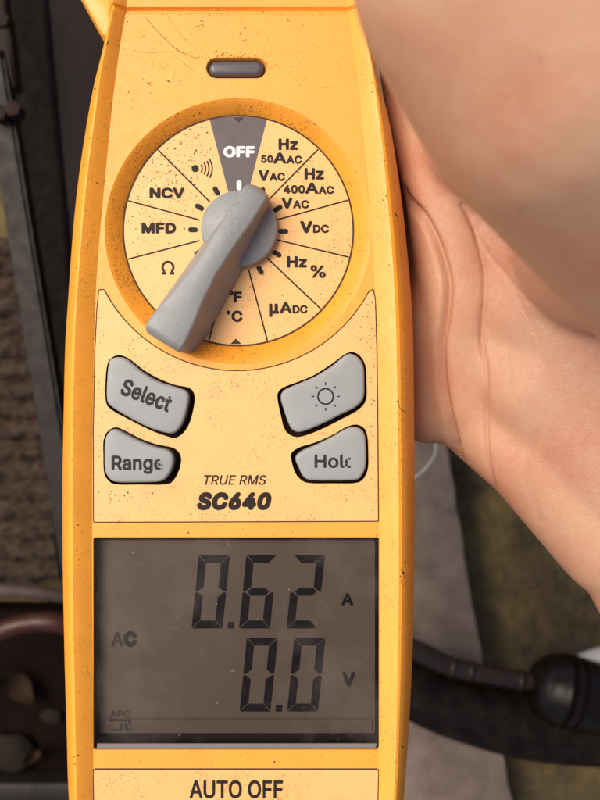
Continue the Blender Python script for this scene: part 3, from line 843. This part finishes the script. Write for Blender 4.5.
scratch([(375, 497), (376, 490), (374.5, 483)], 0.7, M['scratch2'])
scratch([(360, 268), (363, 258), (365.5, 252)], 1.1, M['scratch'])
scratch([(394, 213), (396, 214.5), (397.5, 217)], 1.3, M['chip'])
for x, y, r in ((403, 573, 2.0), (401, 570, 1.1), (404.5, 577, 1.2), (400.5, 576, 0.9), (397, 401, 0.9), (68, 722, 2.2), (66, 719, 1.2), (75, 764, 1.2), (74, 757, 0.8),
    (95, 89, 1.1), (97, 183, 1.0), (76, 268, 0.9), (77, 273, 0.8), (403, 747, 1.1), (386, 196, 1.2), (383, 200, 0.9), (385, 205, 0.8), (372, 92, 1.0), (380, 139, 0.8), (389, 265, 1.0), (388, 270, 0.9),
    (78, 525, 1.0), (82, 380, 0.8), (79, 560, 0.7), (84, 640, 0.7), (72, 460, 0.6), (390, 470, 0.7), (394, 330, 0.8), (398, 650, 0.6), (392, 520, 0.6), (118, 40, 0.7), (330, 60, 0.6), (300, 85, 0.7), (320, 40, 0.5)):
    chip(x, y, r, M['chip'])
for k in range(46):
    side = random.random() < 0.5; y = random.uniform(60, 795); r = row(y)
    x = random.uniform(r[0] + 6, r[2] - 2) if side else random.uniform(r[3] + 2, r[5] - 7)
    if random.random() < 0.55: chip(x, y, random.uniform(0.3, 0.7), M['scratch'])
    else: scratch([(x, y), (x + random.uniform(-2, 2), y + random.uniform(-4, 4)), (x + random.uniform(-4, 4), y + random.uniform(-7, 7))], 0.45, M['scratch2'])
def specks(name, blobs, place, m, parent):
    V = []; Fq = []
    for cx, cy, sx_, sy_, n, rmax in blobs:
        for _ in range(n):
            x, y = random.gauss(cx, sx_), random.gauss(cy, sy_); r = 0.22 + 1.15 * rmax * random.random() ** 2.6; a0 = random.uniform(0, 6)
            q = [place(x + r * random.uniform(.6, 1.3) * math.cos(a0 + k * 1.257), y + r * random.uniform(.6, 1.3) * math.sin(a0 + k * 1.257)) for k in range(5)]
            if any(v is None for v in q): continue
            o_ = len(V); V += q; Fq.append(tuple(range(o_, o_ + 5)))
    me = mesh_from(name, V, Fq); flat(me); o = link(name, me, m, parent); o['kind'] = 'stuff'
M['speck'] = mat('dirt_speck', (0.17, 0.070, 0.022), 0.8); M['speck2'] = mat('dirt_speck_orange', (0.26, 0.085, 0.010), 0.8)
def in_dial(x, y):
    d = math.hypot(x - DCX, y - DCY); return Vector(loc_dial(x, y, 0.000022)) if 42 < d < DR - 1 else None
specks('dirt_specks', [(172, 165, 22, 22, 420, 0.62), (140, 215, 9, 35, 110, 0.5), (200, 140, 16, 10, 130, 0.55), (330, 180, 20, 35, 60, 0.45), (290, 320, 30, 14, 50, 0.45), (180, 300, 25, 20, 50, 0.5), (238, 230, 70, 70, 130, 0.42)], in_dial, M['speck'], dial)
def in_label(x, y):
    k = hole_w
    if not (96 < x < 376 and 300 < y < 520) or math.hypot(x - 237, y - 221.4) < 151: return None
    for key, (x0, y0, x1, y1) in {'a': (103, 353, 197, 487), 'b': (276, 350, 370, 486)}.items():
        if x0 < x < x1 and y0 < y < y1: return None
    return P(x, y, 0.00017)
specks('dirt_specks', [(371, 375, 3.5, 45, 150, 0.5), (368, 320, 5, 18, 90, 0.55), (122, 495, 14, 4, 70, 0.6), (128, 345, 14, 8, 50, 0.45), (238, 440, 60, 50, 120, 0.4), (100, 400, 3, 60, 60, 0.45), (240, 516, 90, 3, 90, 0.45), (330, 500, 30, 10, 30, 0.4)], in_label, M['speck'], lab)
def on_top(x, y): return on_case(x, y, 0.00003)
specks('dirt_specks', [(236, 56, 18, 2.2, 110, 0.6), (210, 68, 3, 6, 40, 0.5), (266, 66, 3, 6, 40, 0.5), (150, 60, 25, 25, 90, 0.45), (300, 55, 40, 25, 70, 0.4), (98, 160, 8, 50, 60, 0.45), (236, 14.5, 70, 1.2, 110, 0.5), (383, 200, 6, 80, 45, 0.4), (384, 520, 8, 130, 40, 0.4), (83, 500, 6, 140, 45, 0.4), (236, 758, 100, 5, 60, 0.4), (236, 530, 100, 3, 70, 0.4), (94.5, 430, 0.7, 70, 120, 0.5), (376.5, 430, 0.7, 70, 120, 0.5), (379.6, 640, 0.8, 70, 90, 0.5)], on_top, M['speck2'], case)
BVW = BVHTree.FromPolygons([v.co.copy() for v in wm.vertices], [tuple(p.vertices) for p in wm.polygons])
def in_well(x, y):
    o = Vector((0, 0, D)); d = (P(x, y, 0) - o).normalized(); h, n_, _, _ = BVW.ray_cast(o, d)
    return h + (n_ if n_.dot(d) < 0 else -n_) * 0.00003 if h is not None else None
specks('dirt_specks', [(238 + 124 * math.sin(R(a)), 231 - 124 * math.cos(R(a)), 12, 12, n_, 0.5) for a, n_ in ((-95, 90), (-75, 120), (-55, 130), (-35, 110), (-15, 100), (10, 80), (35, 60), (60, 50), (-115, 60), (-135, 40), (120, 25), (150, 25))], in_well, M['speck2'], bpy.data.objects['dial_well'])
for k in range(26):
    x, y = random.uniform(125, 345), random.uniform(18, 92)
    if 200 < x < 272 and 52 < y < 84: continue
    a = random.uniform(0, 6.28); l_ = random.uniform(2, 9)
    scratch([(x, y), (x + l_ * .5 * math.cos(a) + random.uniform(-1, 1), y + l_ * .5 * math.sin(a)), (x + l_ * math.cos(a), y + l_ * math.sin(a))], 0.4, M['scratch2'])
scratch([(80, 283), (83, 279), (85, 284), (87, 281)], 0.6, M['scratch2'])
scratch([(335, 310), (340, 306), (345, 307), (352, 303)], 0.8, M['scratch2'])
scratch([(110, 246), (114, 250), (119, 257)], 1.3, mat('scuff_pale', (0.88, 0.62, 0.35), 0.5))

# ------------------------------------------------------------------ the hand
def hand_object():
    bm = bmesh.new()
    def ball(c, r):
        rx, ry, rz = r if hasattr(r, '__len__') else (r, r, r)
        bmesh.ops.create_icosphere(bm, subdivisions=3, radius=1.0, matrix=Matrix.Translation(c) @ Matrix.Diagonal((rx, ry, rz, 1)))
    def chain(pts, rad, n=9, flatz=1.0):
        for i in range(len(pts) - 1):
            a, b = pts[i], pts[i + 1]
            for k in range(n + 1):
                t = k / n
                r = rad[i] + (rad[i + 1] - rad[i]) * t
                ball(a.lerp(b, t), (r, r, r * flatz))
    # forearm and wrist
    chain([P(1000, 900, -0.035), P(800, 700, -0.030), P(690, 560, -0.022)], [0.036, 0.031, 0.029], 10, 0.85)
    # palm rays: little, ring, middle, index
    wr = P(700, 560, -0.02)
    chain([wr, P(622, 530, -0.022), P(540, 450, -0.022), P(470, 400, -0.030), P(430, 385, -0.042)], [0.024, 0.0195, 0.0165, 0.0145, 0.0110])
    chain([wr, P(640, 480, -0.016), P(545, 380, -0.016), P(470, 325, -0.027), P(425, 315, -0.043)], [0.024, 0.021, 0.0185, 0.0150, 0.0110])
    chain([wr, P(650, 430, -0.012), P(545, 310, -0.014), P(470, 255, -0.026), P(425, 245, -0.044)], [0.024, 0.022, 0.0190, 0.0150, 0.0110])
    chain([wr, P(660, 380, -0.008), P(545, 245, -0.012), P(460, 190, -0.026), P(420, 175, -0.044)], [0.024, 0.022, 0.0185, 0.0140, 0.0105])
    # pad pressed to the side of the meter
    chain([P(428, 235, -0.034), P(424, 320, -0.028), P(428, 410, -0.032)], [0.009, 0.0125, 0.010])
    chain([P(470, 400, -0.024), P(466, 300, -0.018), P(445, 190, -0.014), P(418, 110, -0.016), P(405, 50, -0.022)], [0.011, 0.013, 0.0110, 0.0090, 0.0080])
    # fingers behind the meter
    for y0, x1, y1, r in ((385, 175, 415, 0.0074), (315, 120, 330, 0.0082), (245, 110, 245, 0.0085), (175, 135, 150, 0.0082)):
        K = P(425, y0, -0.046); E = P(x1, y1, -0.048)
        pts = [K, K.lerp(E, .42) + Vector((0, 0, -0.005)), K.lerp(E, .74) + Vector((0, 0, -0.004)), E]
        chain(pts, [r * 1.22, r * 1.08, r, r * 0.82], 8)
    # ball of the thumb and thumb, standing towards the viewer
    chain([P(800, 500, -0.008), P(800, 330, 0.030), P(690, 172, 0.070), P(594, 50, 0.090), P(536, -45, 0.095)], [0.030, 0.032, 0.0300, 0.0284, 0.0268], 10)
    chain([P(536, -45, 0.095), P(490, -220, 0.086), P(450, -350, 0.070), P(420, -450, 0.052)], [0.0268, 0.0150, 0.0132, 0.0100], 9)
    ball(P(470, -290, 0.080), 0.0142)
    # ball of the thumb runs out into the wrist
    chain([P(800, 330, 0.030), P(790, 480, 0.000), P(745, 600, -0.018), P(800, 700, -0.028)], [0.032, 0.031, 0.0285, 0.029], 9)
    # web between thumb and palm
    chain([P(692, 172, 0.070), P(640, 230, 0.030), P(580, 260, -0.004)], [0.027, 0.024, 0.018], 8)
    chain([P(602, 52, 0.080), P(540, 110, 0.030), P(470, 150, -0.006), P(420, 140, -0.020)], [0.022, 0.017, 0.0125, 0.008], 8)
    me = bpy.data.meshes.new('hand_raw'); bm.to_mesh(me); bm.free()
    o = bpy.data.objects.new('hand_raw', me); C.objects.link(o)
    rm = o.modifiers.new('r', 'REMESH'); rm.mode = 'VOXEL'; rm.voxel_size = 0.0011
    sm = o.modifiers.new('s', 'SMOOTH'); sm.factor = 0.5; sm.iterations = 24
    su = o.modifiers.new('u', 'SUBSURF'); su.levels = 1; su.render_levels = 1
    dg = bpy.context.evaluated_depsgraph_get(); dg.update()
    out = bpy.data.meshes.new_from_object(o.evaluated_get(dg))
    bpy.data.objects.remove(o); bpy.data.meshes.remove(me)
    n = len(out.vertices)
    co = np.zeros(n * 3); out.vertices.foreach_get('co', co); co = co.reshape(-1, 3)
    no = np.zeros(n * 3); out.vertices.foreach_get('normal', no); no = no.reshape(-1, 3)
    px = np.stack([co[:, 0] * D / (S * (D - co[:, 2])) + 300, 400 - co[:, 1] * D / (S * (D - co[:, 2]))], 1)
    crs = np.zeros(n); disp = np.zeros(n)
    front = np.clip((no[:, 2] + 0.15) / 0.4, 0, 1) * (co[:, 2] < 0.02)
    def dist(poly):
        p = spline(poly, 6, False); dmin = np.full(len(px), 1e9)
        for a, b in zip(p[:-1], p[1:]):
            ab = b - a; t = np.clip(((px - a) @ ab) / (ab @ ab), 0, 1)
            dmin = np.minimum(dmin, np.linalg.norm(px - (a + t[:, None] * ab), axis=1))
        return dmin
    sel = np.where((px[:, 0] > 370) & (px[:, 0] < 640) & (px[:, 1] > 80) & (px[:, 1] < 640) & (front > 0))[0]
    px = px[sel]; n2 = len(sel); fr = front[sel]
    for poly, depth, wdt, swell in (
        ([(400, 190), (408, 202), (421, 215), (435, 239), (445, 268), (448, 291), (444, 325), (440, 348), (442, 388), (451, 430), (458, 462)], 0.0022, 4.5, 0.0000),
        ([(462, 205), (469, 217), (477, 239), (484, 269), (484, 298), (481.5, 340), (486, 372), (486, 412), (488, 460), (496, 492)], 0.0008, 2.4, 0.00010),
        ([(476, 228), (486, 249), (508, 278), (530, 300), (556, 318)], 0.0003, 1.5, 0.00008),
        ([(500, 262), (520, 300), (534, 330)], 0.00018, 1.4, 0.00005),
        ([(524, 300), (552, 312), (590, 330)], 0.00025, 1.5, 0.00006),
        ([(537, 435), (530, 480), (540, 520)], 0.0003, 4.5, 0.0000),
        ([(506, 330), (512, 400), (508, 450)], 0.00012, 2.0, 0.00003)):
        d = dist(poly)
        disp[sel] += fr * (-depth * np.exp(-(d / wdt) ** 2) + swell * np.exp(-((d - wdt * 4.2) / (wdt * 2.4)) ** 2))
        crs[sel] = np.maximum(crs[sel], fr * min(1, depth / 0.0011) * np.exp(-(d / (wdt * 0.8)) ** 2))
    co += no * disp[:, None]
    out.vertices.foreach_set('co', co.ravel())
    a = out.attributes.new('crease', 'FLOAT', 'POINT'); a.data.foreach_set('value', crs.astype(np.float32))
    out.update()
    h = link('hand', out, M['skin'], None, True)
    return h
hand = hand_object()
nd = (P(420, -450, 0.052) - P(450, -350, 0.070)).normalized(); nu_ = Vector((0.35, 0.15, 0.9)); nu_ = (nu_ - nd * nu_.dot(nd)).normalized(); nv_ = nd.cross(nu_)
V = []; nc = P(420, -450, 0.052) + nd * 0.0015
for i in range(9):
    for j in range(9):
        u, v = i / 8 * 2 - 1, j / 8 * 2 - 1; u2 = u * math.sqrt(1 - v * v * 0.35); a = v * math.sqrt(1 - u * u * 0.35) * 0.85
        V.append(nc + nd * u2 * 0.0065 + nu_ * (math.cos(a) * 0.0101 - 0.0012 * max(0, u)) + nv_ * math.sin(a) * 0.0098)
link('thumbnail', mesh_from('thumbnail', V, [(i * 9 + j, i * 9 + j + 1, i * 9 + j + 10, i * 9 + j + 9) for i in range(8) for j in range(8)]), mat('nail', (0.62, 0.38, 0.30), 0.3), hand, True)
tag(hand, 'bare hand gripping the orange meter from the side, thumb raised towards the viewer', 'hand')

# ------------------------------------------------------------------ things on the ground, left side
def metal_mat(name, col, rough, rust=0.3, spec=0.15):
    m = mat(name, col, rough); nb = NB(m); nb.b.inputs['Specular IOR Level'].default_value = spec
    c = nb.mix(nb.ramp(nb.noise(50, 4, 0.65), 0.3, 0.75), tuple(v * 0.75 for v in col), tuple(v * 1.35 for v in col))
    c = nb.mix(nb.mul(nb.ramp(nb.noise(240, 5, 0.7), 0.60, 0.74), rust), c, tuple(min(1, v * 2.2 + 0.008) for v in col))
    c = nb.mix(nb.mul(nb.ramp(nb.noise(1400, 2), 0.68, 0.74), 0.4), c, tuple(min(1, v * 4 + 0.02) for v in col))
    nb.color(c); nb.rough(nb.ramp(nb.noise(160, 4), 0.3, 0.7, (rough - 0.1,) * 3, (rough + 0.12,) * 3))
    nb.bump(nb.noise(700, 4, 0.6), 0.00025, 0.6); return m
M['black_metal'] = metal_mat('black_painted_steel', (0.0130, 0.0080, 0.0072), 0.42)
M['slate_metal'] = metal_mat('slate_painted_steel', (0.0135, 0.0100, 0.0090), 0.42)
M['rusty'] = metal_mat('rusty_steel', (0.022, 0.013, 0.010), 0.7, 0.9)
M['channel_shade'] = metal_mat('channel_shade_black', (0.0045, 0.0030, 0.0022), 0.6, 0.4, 0.05)
def beam(name, sec, A, B, m, parent):
    """section (u across, w up) swept from A to B, u measured along the horizontal normal"""
    ax_ = (B - A).normalized(); nrm = Vector((-ax_.y, ax_.x, 0)).normalized(); up = Vector((0, 0, 1))
    n = len(sec); V = []; st = 14
    for i in range(st + 1):
        c = A.lerp(B, i / st)
        V += [c + nrm * u + up * w_ for u, w_ in sec]
    Fc = [(i * n + k, i * n + (k + 1) % n, (i + 1) * n + (k + 1) % n, (i + 1) * n + k) for i in range(st) for k in range(n)]
    Fc += [tuple(range(n)), tuple(range(st * n, (st + 1) * n))]
    me = mesh_from(name, V, Fc); bm = bmesh.new(); bm.from_mesh(me)
    bmesh.ops.bevel(bm, geom=[e for e in bm.edges if len(e.link_faces) == 2 and e.calc_face_angle(0) > R(40)], offset=0.0014, segments=2, affect='EDGES')
    bm.to_mesh(me); bm.free(); smooth_by_angle(me, 50); return link(name, me, m, parent)
zc = -0.17
ch = empty('steel_channel', P(60, 300, zc - 0.03), 'wide black steel channel with raised edge, running beside the orange meter', 'steel channel')
A, B = P(22, -120, zc), P(92, 650, zc)
k_ = S * (D - zc) / D
# raised lip on the left, broad web to the right, near black sheet painted as the gap's shade
beam('web', [(14 * k_, -0.004), (14 * k_, 0.0), (95 * k_, -0.006), (95 * k_, -0.030), (80 * k_, -0.030), (80 * k_, -0.012)], A, B, M['black_metal'], ch)
beam('lip', [(4 * k_, -0.020), (6 * k_, -0.004), (10 * k_, 0.0022), (14.2 * k_, 0.0012), (14.2 * k_, -0.008)], A, B, M['black_metal'], ch)
beam('shade_sheet', [(-56 * k_, -0.046), (-56 * k_, -0.042), (5.5 * k_, -0.042), (5.5 * k_, -0.046)], A, A.lerp(B, 0.93), M['channel_shade'], ch)
zb2 = -0.15
bar = empty('angle_bar', P(25, 300, zb2), 'slate grey steel bar with rusty bolted flange crossing over brown ribbed mat', 'steel bar')
A2, B2 = P(-26, -60, zb2), P(87.4, 650, zb2); k2 = S * (D - zb2) / D
beam('bar', [(-14 * k2, -0.012), (-14 * k2, 0), (10.5 * k2, 0), (10.5 * k2, -0.012)], A2, B2, M['slate_metal'], bar)
fl = to_w([(-12, -30), (2, -26), (6, 8), (12, 40), (14.5, 66), (16.5, 84), (13, 88), (9, 74), (4, 52), (-8, 50)], zb2 + 0.004)
prism('flange', fl, zb2 - 0.004, zb2 + 0.0045, M['rusty'], bar, 0.0012)
for x, y in ((2.5, 116), (16, 112), (5, 24)):
    q = P(x, y, zb2 + 0.001); hexp = np.array([(q.x + 0.0036 * math.cos(R(60 * k + 12)), q.y + 0.0036 * math.sin(R(60 * k + 12))) for k in range(6)])
    hx = resample(hexp, 36)
    prism('bolt', hx, zb2 - 0.002, zb2 + 0.0062, M['rusty'], bar, 0.0008)

# brown ribbed mat
def mat_mat():
    m = mat('coir_brown', (0.09, 0.06, 0.035), 0.95); nb = NB(m)
    c = nb.mix(nb.ramp(nb.noise(240, 5, 0.75, nb.scaled((0.55, 1.5, 1))), 0.34, 0.70), (0.018, 0.010, 0.006), (0.135, 0.080, 0.044))
    nb.color(c); nb.bump(nb.noise(420, 5, 0.75, nb.scaled((0.6, 1.4, 1))), 0.004, 1.0); return m
M['coir'] = mat_mat()
a0, a1 = G(-200, 235, ZG + 0.02), G(130, 585, ZG + 0.02)
nx_, ny_ = 110, 240; V = []; Fc = []
for j in range(ny_ + 1):
    for i in range(nx_ + 1):
        x = a0.x + (a1.x - a0.x) * i / nx_; y = a0.y + (a1.y - a0.y) * j / ny_
        e = min(i, nx_ - i, j, ny_ - j)
        v = Vector((x, y, 0))
        h = 0.0060 * abs(math.sin((y + 0.004 * mnoise.noise(v * 20)) / 0.0115 * math.pi)) + 0.0034 * mnoise.noise(v * 130) + 0.0026 * mnoise.noise(v * 300)
        V.append((x, y, ZG + (0.018 + h if e > 0 else -0.012)))
Fc = [(j * (nx_ + 1) + i, j * (nx_ + 1) + i + 1, (j + 1) * (nx_ + 1) + i + 1, (j + 1) * (nx_ + 1) + i) for j in range(ny_) for i in range(nx_)]
mt = link('ribbed_mat', mesh_from('ribbed_mat', V, Fc), M['coir'], None, True)
tag(mt, 'coarse brown ribbed mat lying under the slate steel bar', 'mat')

# galvanised pipe, copper pipe, dead leaf, stones, metal edge
M['pipe_grey'] = metal_mat('pipe_grey', (0.060, 0.043, 0.036), 0.5, 0.4, 0.2)
M['copper'] = metal_mat('copper_brown', (0.040, 0.013, 0.009), 0.36, 0.5, 0.25)
zt2 = -0.235
o = tube('grey_pipe', [P(-120, 588, zt2), P(-20, 590, zt2), P(20, 591, zt2), P(60, 596, zt2 - .004), P(120, 606, zt2 - 0.02)], 0.0035, M['pipe_grey']); tag(o, 'thin dull grey pipe lying along the end of the ribbed mat', 'pipe')
o = tube('copper_pipe', [P(-70, 690, zt2 - 0.01), P(-25, 650, zt2), P(2, 631, zt2), P(30, 623, zt2), P(62, 624, zt2), P(110, 640, zt2 - 0.01)], 0.0052, M['copper']); tag(o, 'bent reddish brown copper pipe beside the orange meter', 'pipe')
M['recess_shade'] = metal_mat('recess_shade_black', (0.0075, 0.004, 0.003), 0.7, 0.3, 0.03)  # near black colour stands in for the shade of the recess
tp = resample(to_w([(-420, 612), (150, 612), (150, 775), (-420, 775)], ZG + 0.02), 40)
o = prism('dark_recess', tp, ZG - 0.01, ZG + 0.014, M['recess_shade'], None, 0.002); tag(o, 'flat near black sheet painted as the shaded recess under the copper pipe, strewn with stones', 'dark recess')
tp = to_w([(-420, 783), (160, 783), (160, 815), (-420, 812)], ZG + 0.03)
o = prism('metal_strip', resample(tp, 60), ZG - 0.01, ZG + 0.03, M['slate_metal'], None, 0.003); tag(o, 'narrow grey metal strip closing off the dark recess', 'metal strip')
M['stone'] = metal_mat('stone_grey', (0.016, 0.0115, 0.008), 0.85, 0.4)
M['leaf'] = metal_mat('dead_leaf', (0.030, 0.016, 0.008), 0.7, 0.3)
def stone(x, y, r, lab):
    bm = bmesh.new(); bmesh.ops.create_icosphere(bm, subdivisions=3, radius=1)
    c = P(x, y, ZG + 0.014 + r * 0.35)
    for v in bm.verts:
        f = 1 + 0.28 * mnoise.noise(v.co * 1.6 + Vector((x, y, 0))) + 0.1 * mnoise.noise(v.co * 4)
        v.co = c + Vector((v.co.x * r * 1.35, v.co.y * r * 0.85, v.co.z * r * 0.5)) * f
    me = bpy.data.meshes.new('stone'); bm.to_mesh(me); bm.free()
    tag(link('stone', me, M['stone'], None, True), lab, 'stone', 'stones in the dark tray')
stone(6, 752, 0.0125, 'largest pale grey stone in the dark recess, next to the metal strip')
stone(52, 716, 0.0048, 'small dark stone in the recess between the curled leaf and the orange meter')
def leaf(x, y, ln_, wd, rot, lab):
    c = P(x, y, ZG + 0.019); V = []; Fc = []
    nu, nv = 14, 6
    for i in range(nu + 1):
        u = i / nu; wv = wd * math.sin(math.pi * u ** 0.8) + 0.0002
        for j in range(nv + 1):
            v = j / nv * 2 - 1
            x_, y_ = (u - 0.5) * ln_, v * wv
            z_ = 0.004 * abs(v) ** 1.4 + 0.006 * (u - 0.5) ** 2 * 4 + 0.0012 * mnoise.noise(Vector((u * 5, v * 2, 3)))
            V.append((c.x + x_ * math.cos(rot) - y_ * math.sin(rot), c.y + x_ * math.sin(rot) + y_ * math.cos(rot), c.z + z_))
    Fc = [(i * (nv + 1) + j, i * (nv + 1) + j + 1, (i + 1) * (nv + 1) + j + 1, (i + 1) * (nv + 1) + j) for i in range(nu) for j in range(nv)]
    o = link('dead_leaf', mesh_from('dead_leaf', V, Fc), M['leaf'], None, True); tag(o, lab, 'leaf', 'dead leaves in the dark tray')
leaf(22, 686, 0.024, 0.0075, R(-38), 'curled brown dead leaf lying in the dark recess')
leaf(37, 752, 0.012, 0.0028, R(40), 'tiny slim tan leaf beside the large pale stone')

# ------------------------------------------------------------------ things on the ground, right side
M['rubber'] = mat('black_rubber', (0.006, 0.003, 0.0022), 0.35)
M['rubber'].node_tree.nodes['Principled BSDF'].inputs['Specular IOR Level'].default_value = 0.25
nb = NB(M['rubber']); nb.bump(nb.noise(700, 3), 0.0003, 0.5); nb.rough(nb.ramp(nb.noise(120, 4), 0.3, 0.7, (0.22,) * 3, (0.45,) * 3))
M['hose'] = mat('dusty_black_hose', (0.012, 0.008, 0.007), 0.6)
M['hose'].node_tree.nodes['Principled BSDF'].inputs['Specular IOR Level'].default_value = 0.1
nb = NB(M['hose']); nb.color(nb.mix(nb.ramp(nb.noise(110, 5, 0.7), 0.4, 0.75), (0.006, 0.003, 0.003), (0.020, 0.014, 0.011))); nb.bump(nb.noise(900, 3), 0.0003, 0.6)
zh = ZG + 0.050
o = tube('black_hose', [P(330, 645, zh), P(400, 682, zh), P(450, 704, zh), P(520, 724, zh), P(590, 733, zh), P(660, 732, zh), P(860, 700, zh)], [0.0150, 0.0155, 0.0170, 0.0175, 0.0170, 0.0165, 0.016], M['hose'], None, 24, 8)
tag(o, 'thick dusty black rubber hose lying across the concrete strip', 'hose')
zr = ZG + 0.062
M['rod'] = metal_mat('rusty_rod', (0.022, 0.011, 0.007), 0.35, 0.9, 0.4)
fit = empty('cable_fitting', P(560, 685, ZG + 0.04), 'black ribbed rubber boot on a rusty brown rod with white sleeve, above the hose', 'cable fitting')
tube('rod', [P(395, 640, zr), P(425, 655, zr), P(455, 668, zr), P(500, 677, zr), P(552, 685, zr)], [0.0050, 0.0056, 0.0050, 0.0048, 0.0044], M['rod'], fit, 14, 8)
for x, y in ((452, 667), (470, 671), (520, 680.5)):
    a, b_ = P(x - 2.4, y - .5, zr), P(x + 2.4, y + .5, zr)
    tube('collar', [a, b_], 0.0055, M['rod'], fit, 14, 2)
def lathe(name, A, dirv, prof, m, parent, n=32):
    ax_ = dirv.normalized(); u = ax_.cross(Vector((0, 0, 1))).normalized(); v = ax_.cross(u)
    V = []; Fc = []
    for s, r in prof:
        for k in range(n):
            a = 2 * math.pi * k / n; V.append(A + ax_ * s + (u * math.cos(a) + v * math.sin(a)) * r)
    for i in range(len(prof) - 1):
        for k in range(n): Fc.append((i * n + k, i * n + (k + 1) % n, (i + 1) * n + (k + 1) % n, (i + 1) * n + k))
    Fc += [tuple(range(n)), tuple(range((len(prof) - 1) * n, len(prof) * n))]
    me = mesh_from(name, V, Fc); smooth_by_angle(me, 50); return link(name, me, m, parent)
bd = (P(640, 708, zr) - P(540, 683, zr))
boot = lathe('boot', P(531, 682, zr), bd, [(0, 0.005), (0.0004, 0.0085), (0.0020, 0.0120), (0.0050, 0.0150), (0.0090, 0.0172), (0.0135, 0.0182), (0.0142, 0.0188), (0.0160, 0.0190), (0.0168, 0.0178), (0.0180, 0.0176), (0.0188, 0.0190), (0.0215, 0.0190), (0.0223, 0.0176), (0.0235, 0.0174), (0.0243, 0.0186), (0.0300, 0.0183), (0.0600, 0.0178), (0.0605, 0.0150)], M['rubber'], fit)
M['white'] = mat('white_plastic', (0.55, 0.52, 0.50), 0.45)
tube('white_sleeve', [P(583, 668, zr - 0.012), P(600, 662, zr - 0.012), P(650, 650, zr - 0.012)], 0.0075, M['white'], fit, 16, 6)
o = tube('white_wire', [P(380, 500, -0.16), P(405, 483, -0.16), P(420, 474, -0.16), P(431, 462, -0.16), P(436, 450, -0.16), P(434, 425, -0.162), P(428, 395, -0.17)], 0.0009, mat('wire_cream', (0.62, 0.58, 0.45), 0.5), None, 10, 8)
tag(o, 'thin cream wire looping out from behind the meter below the palm', 'wire')
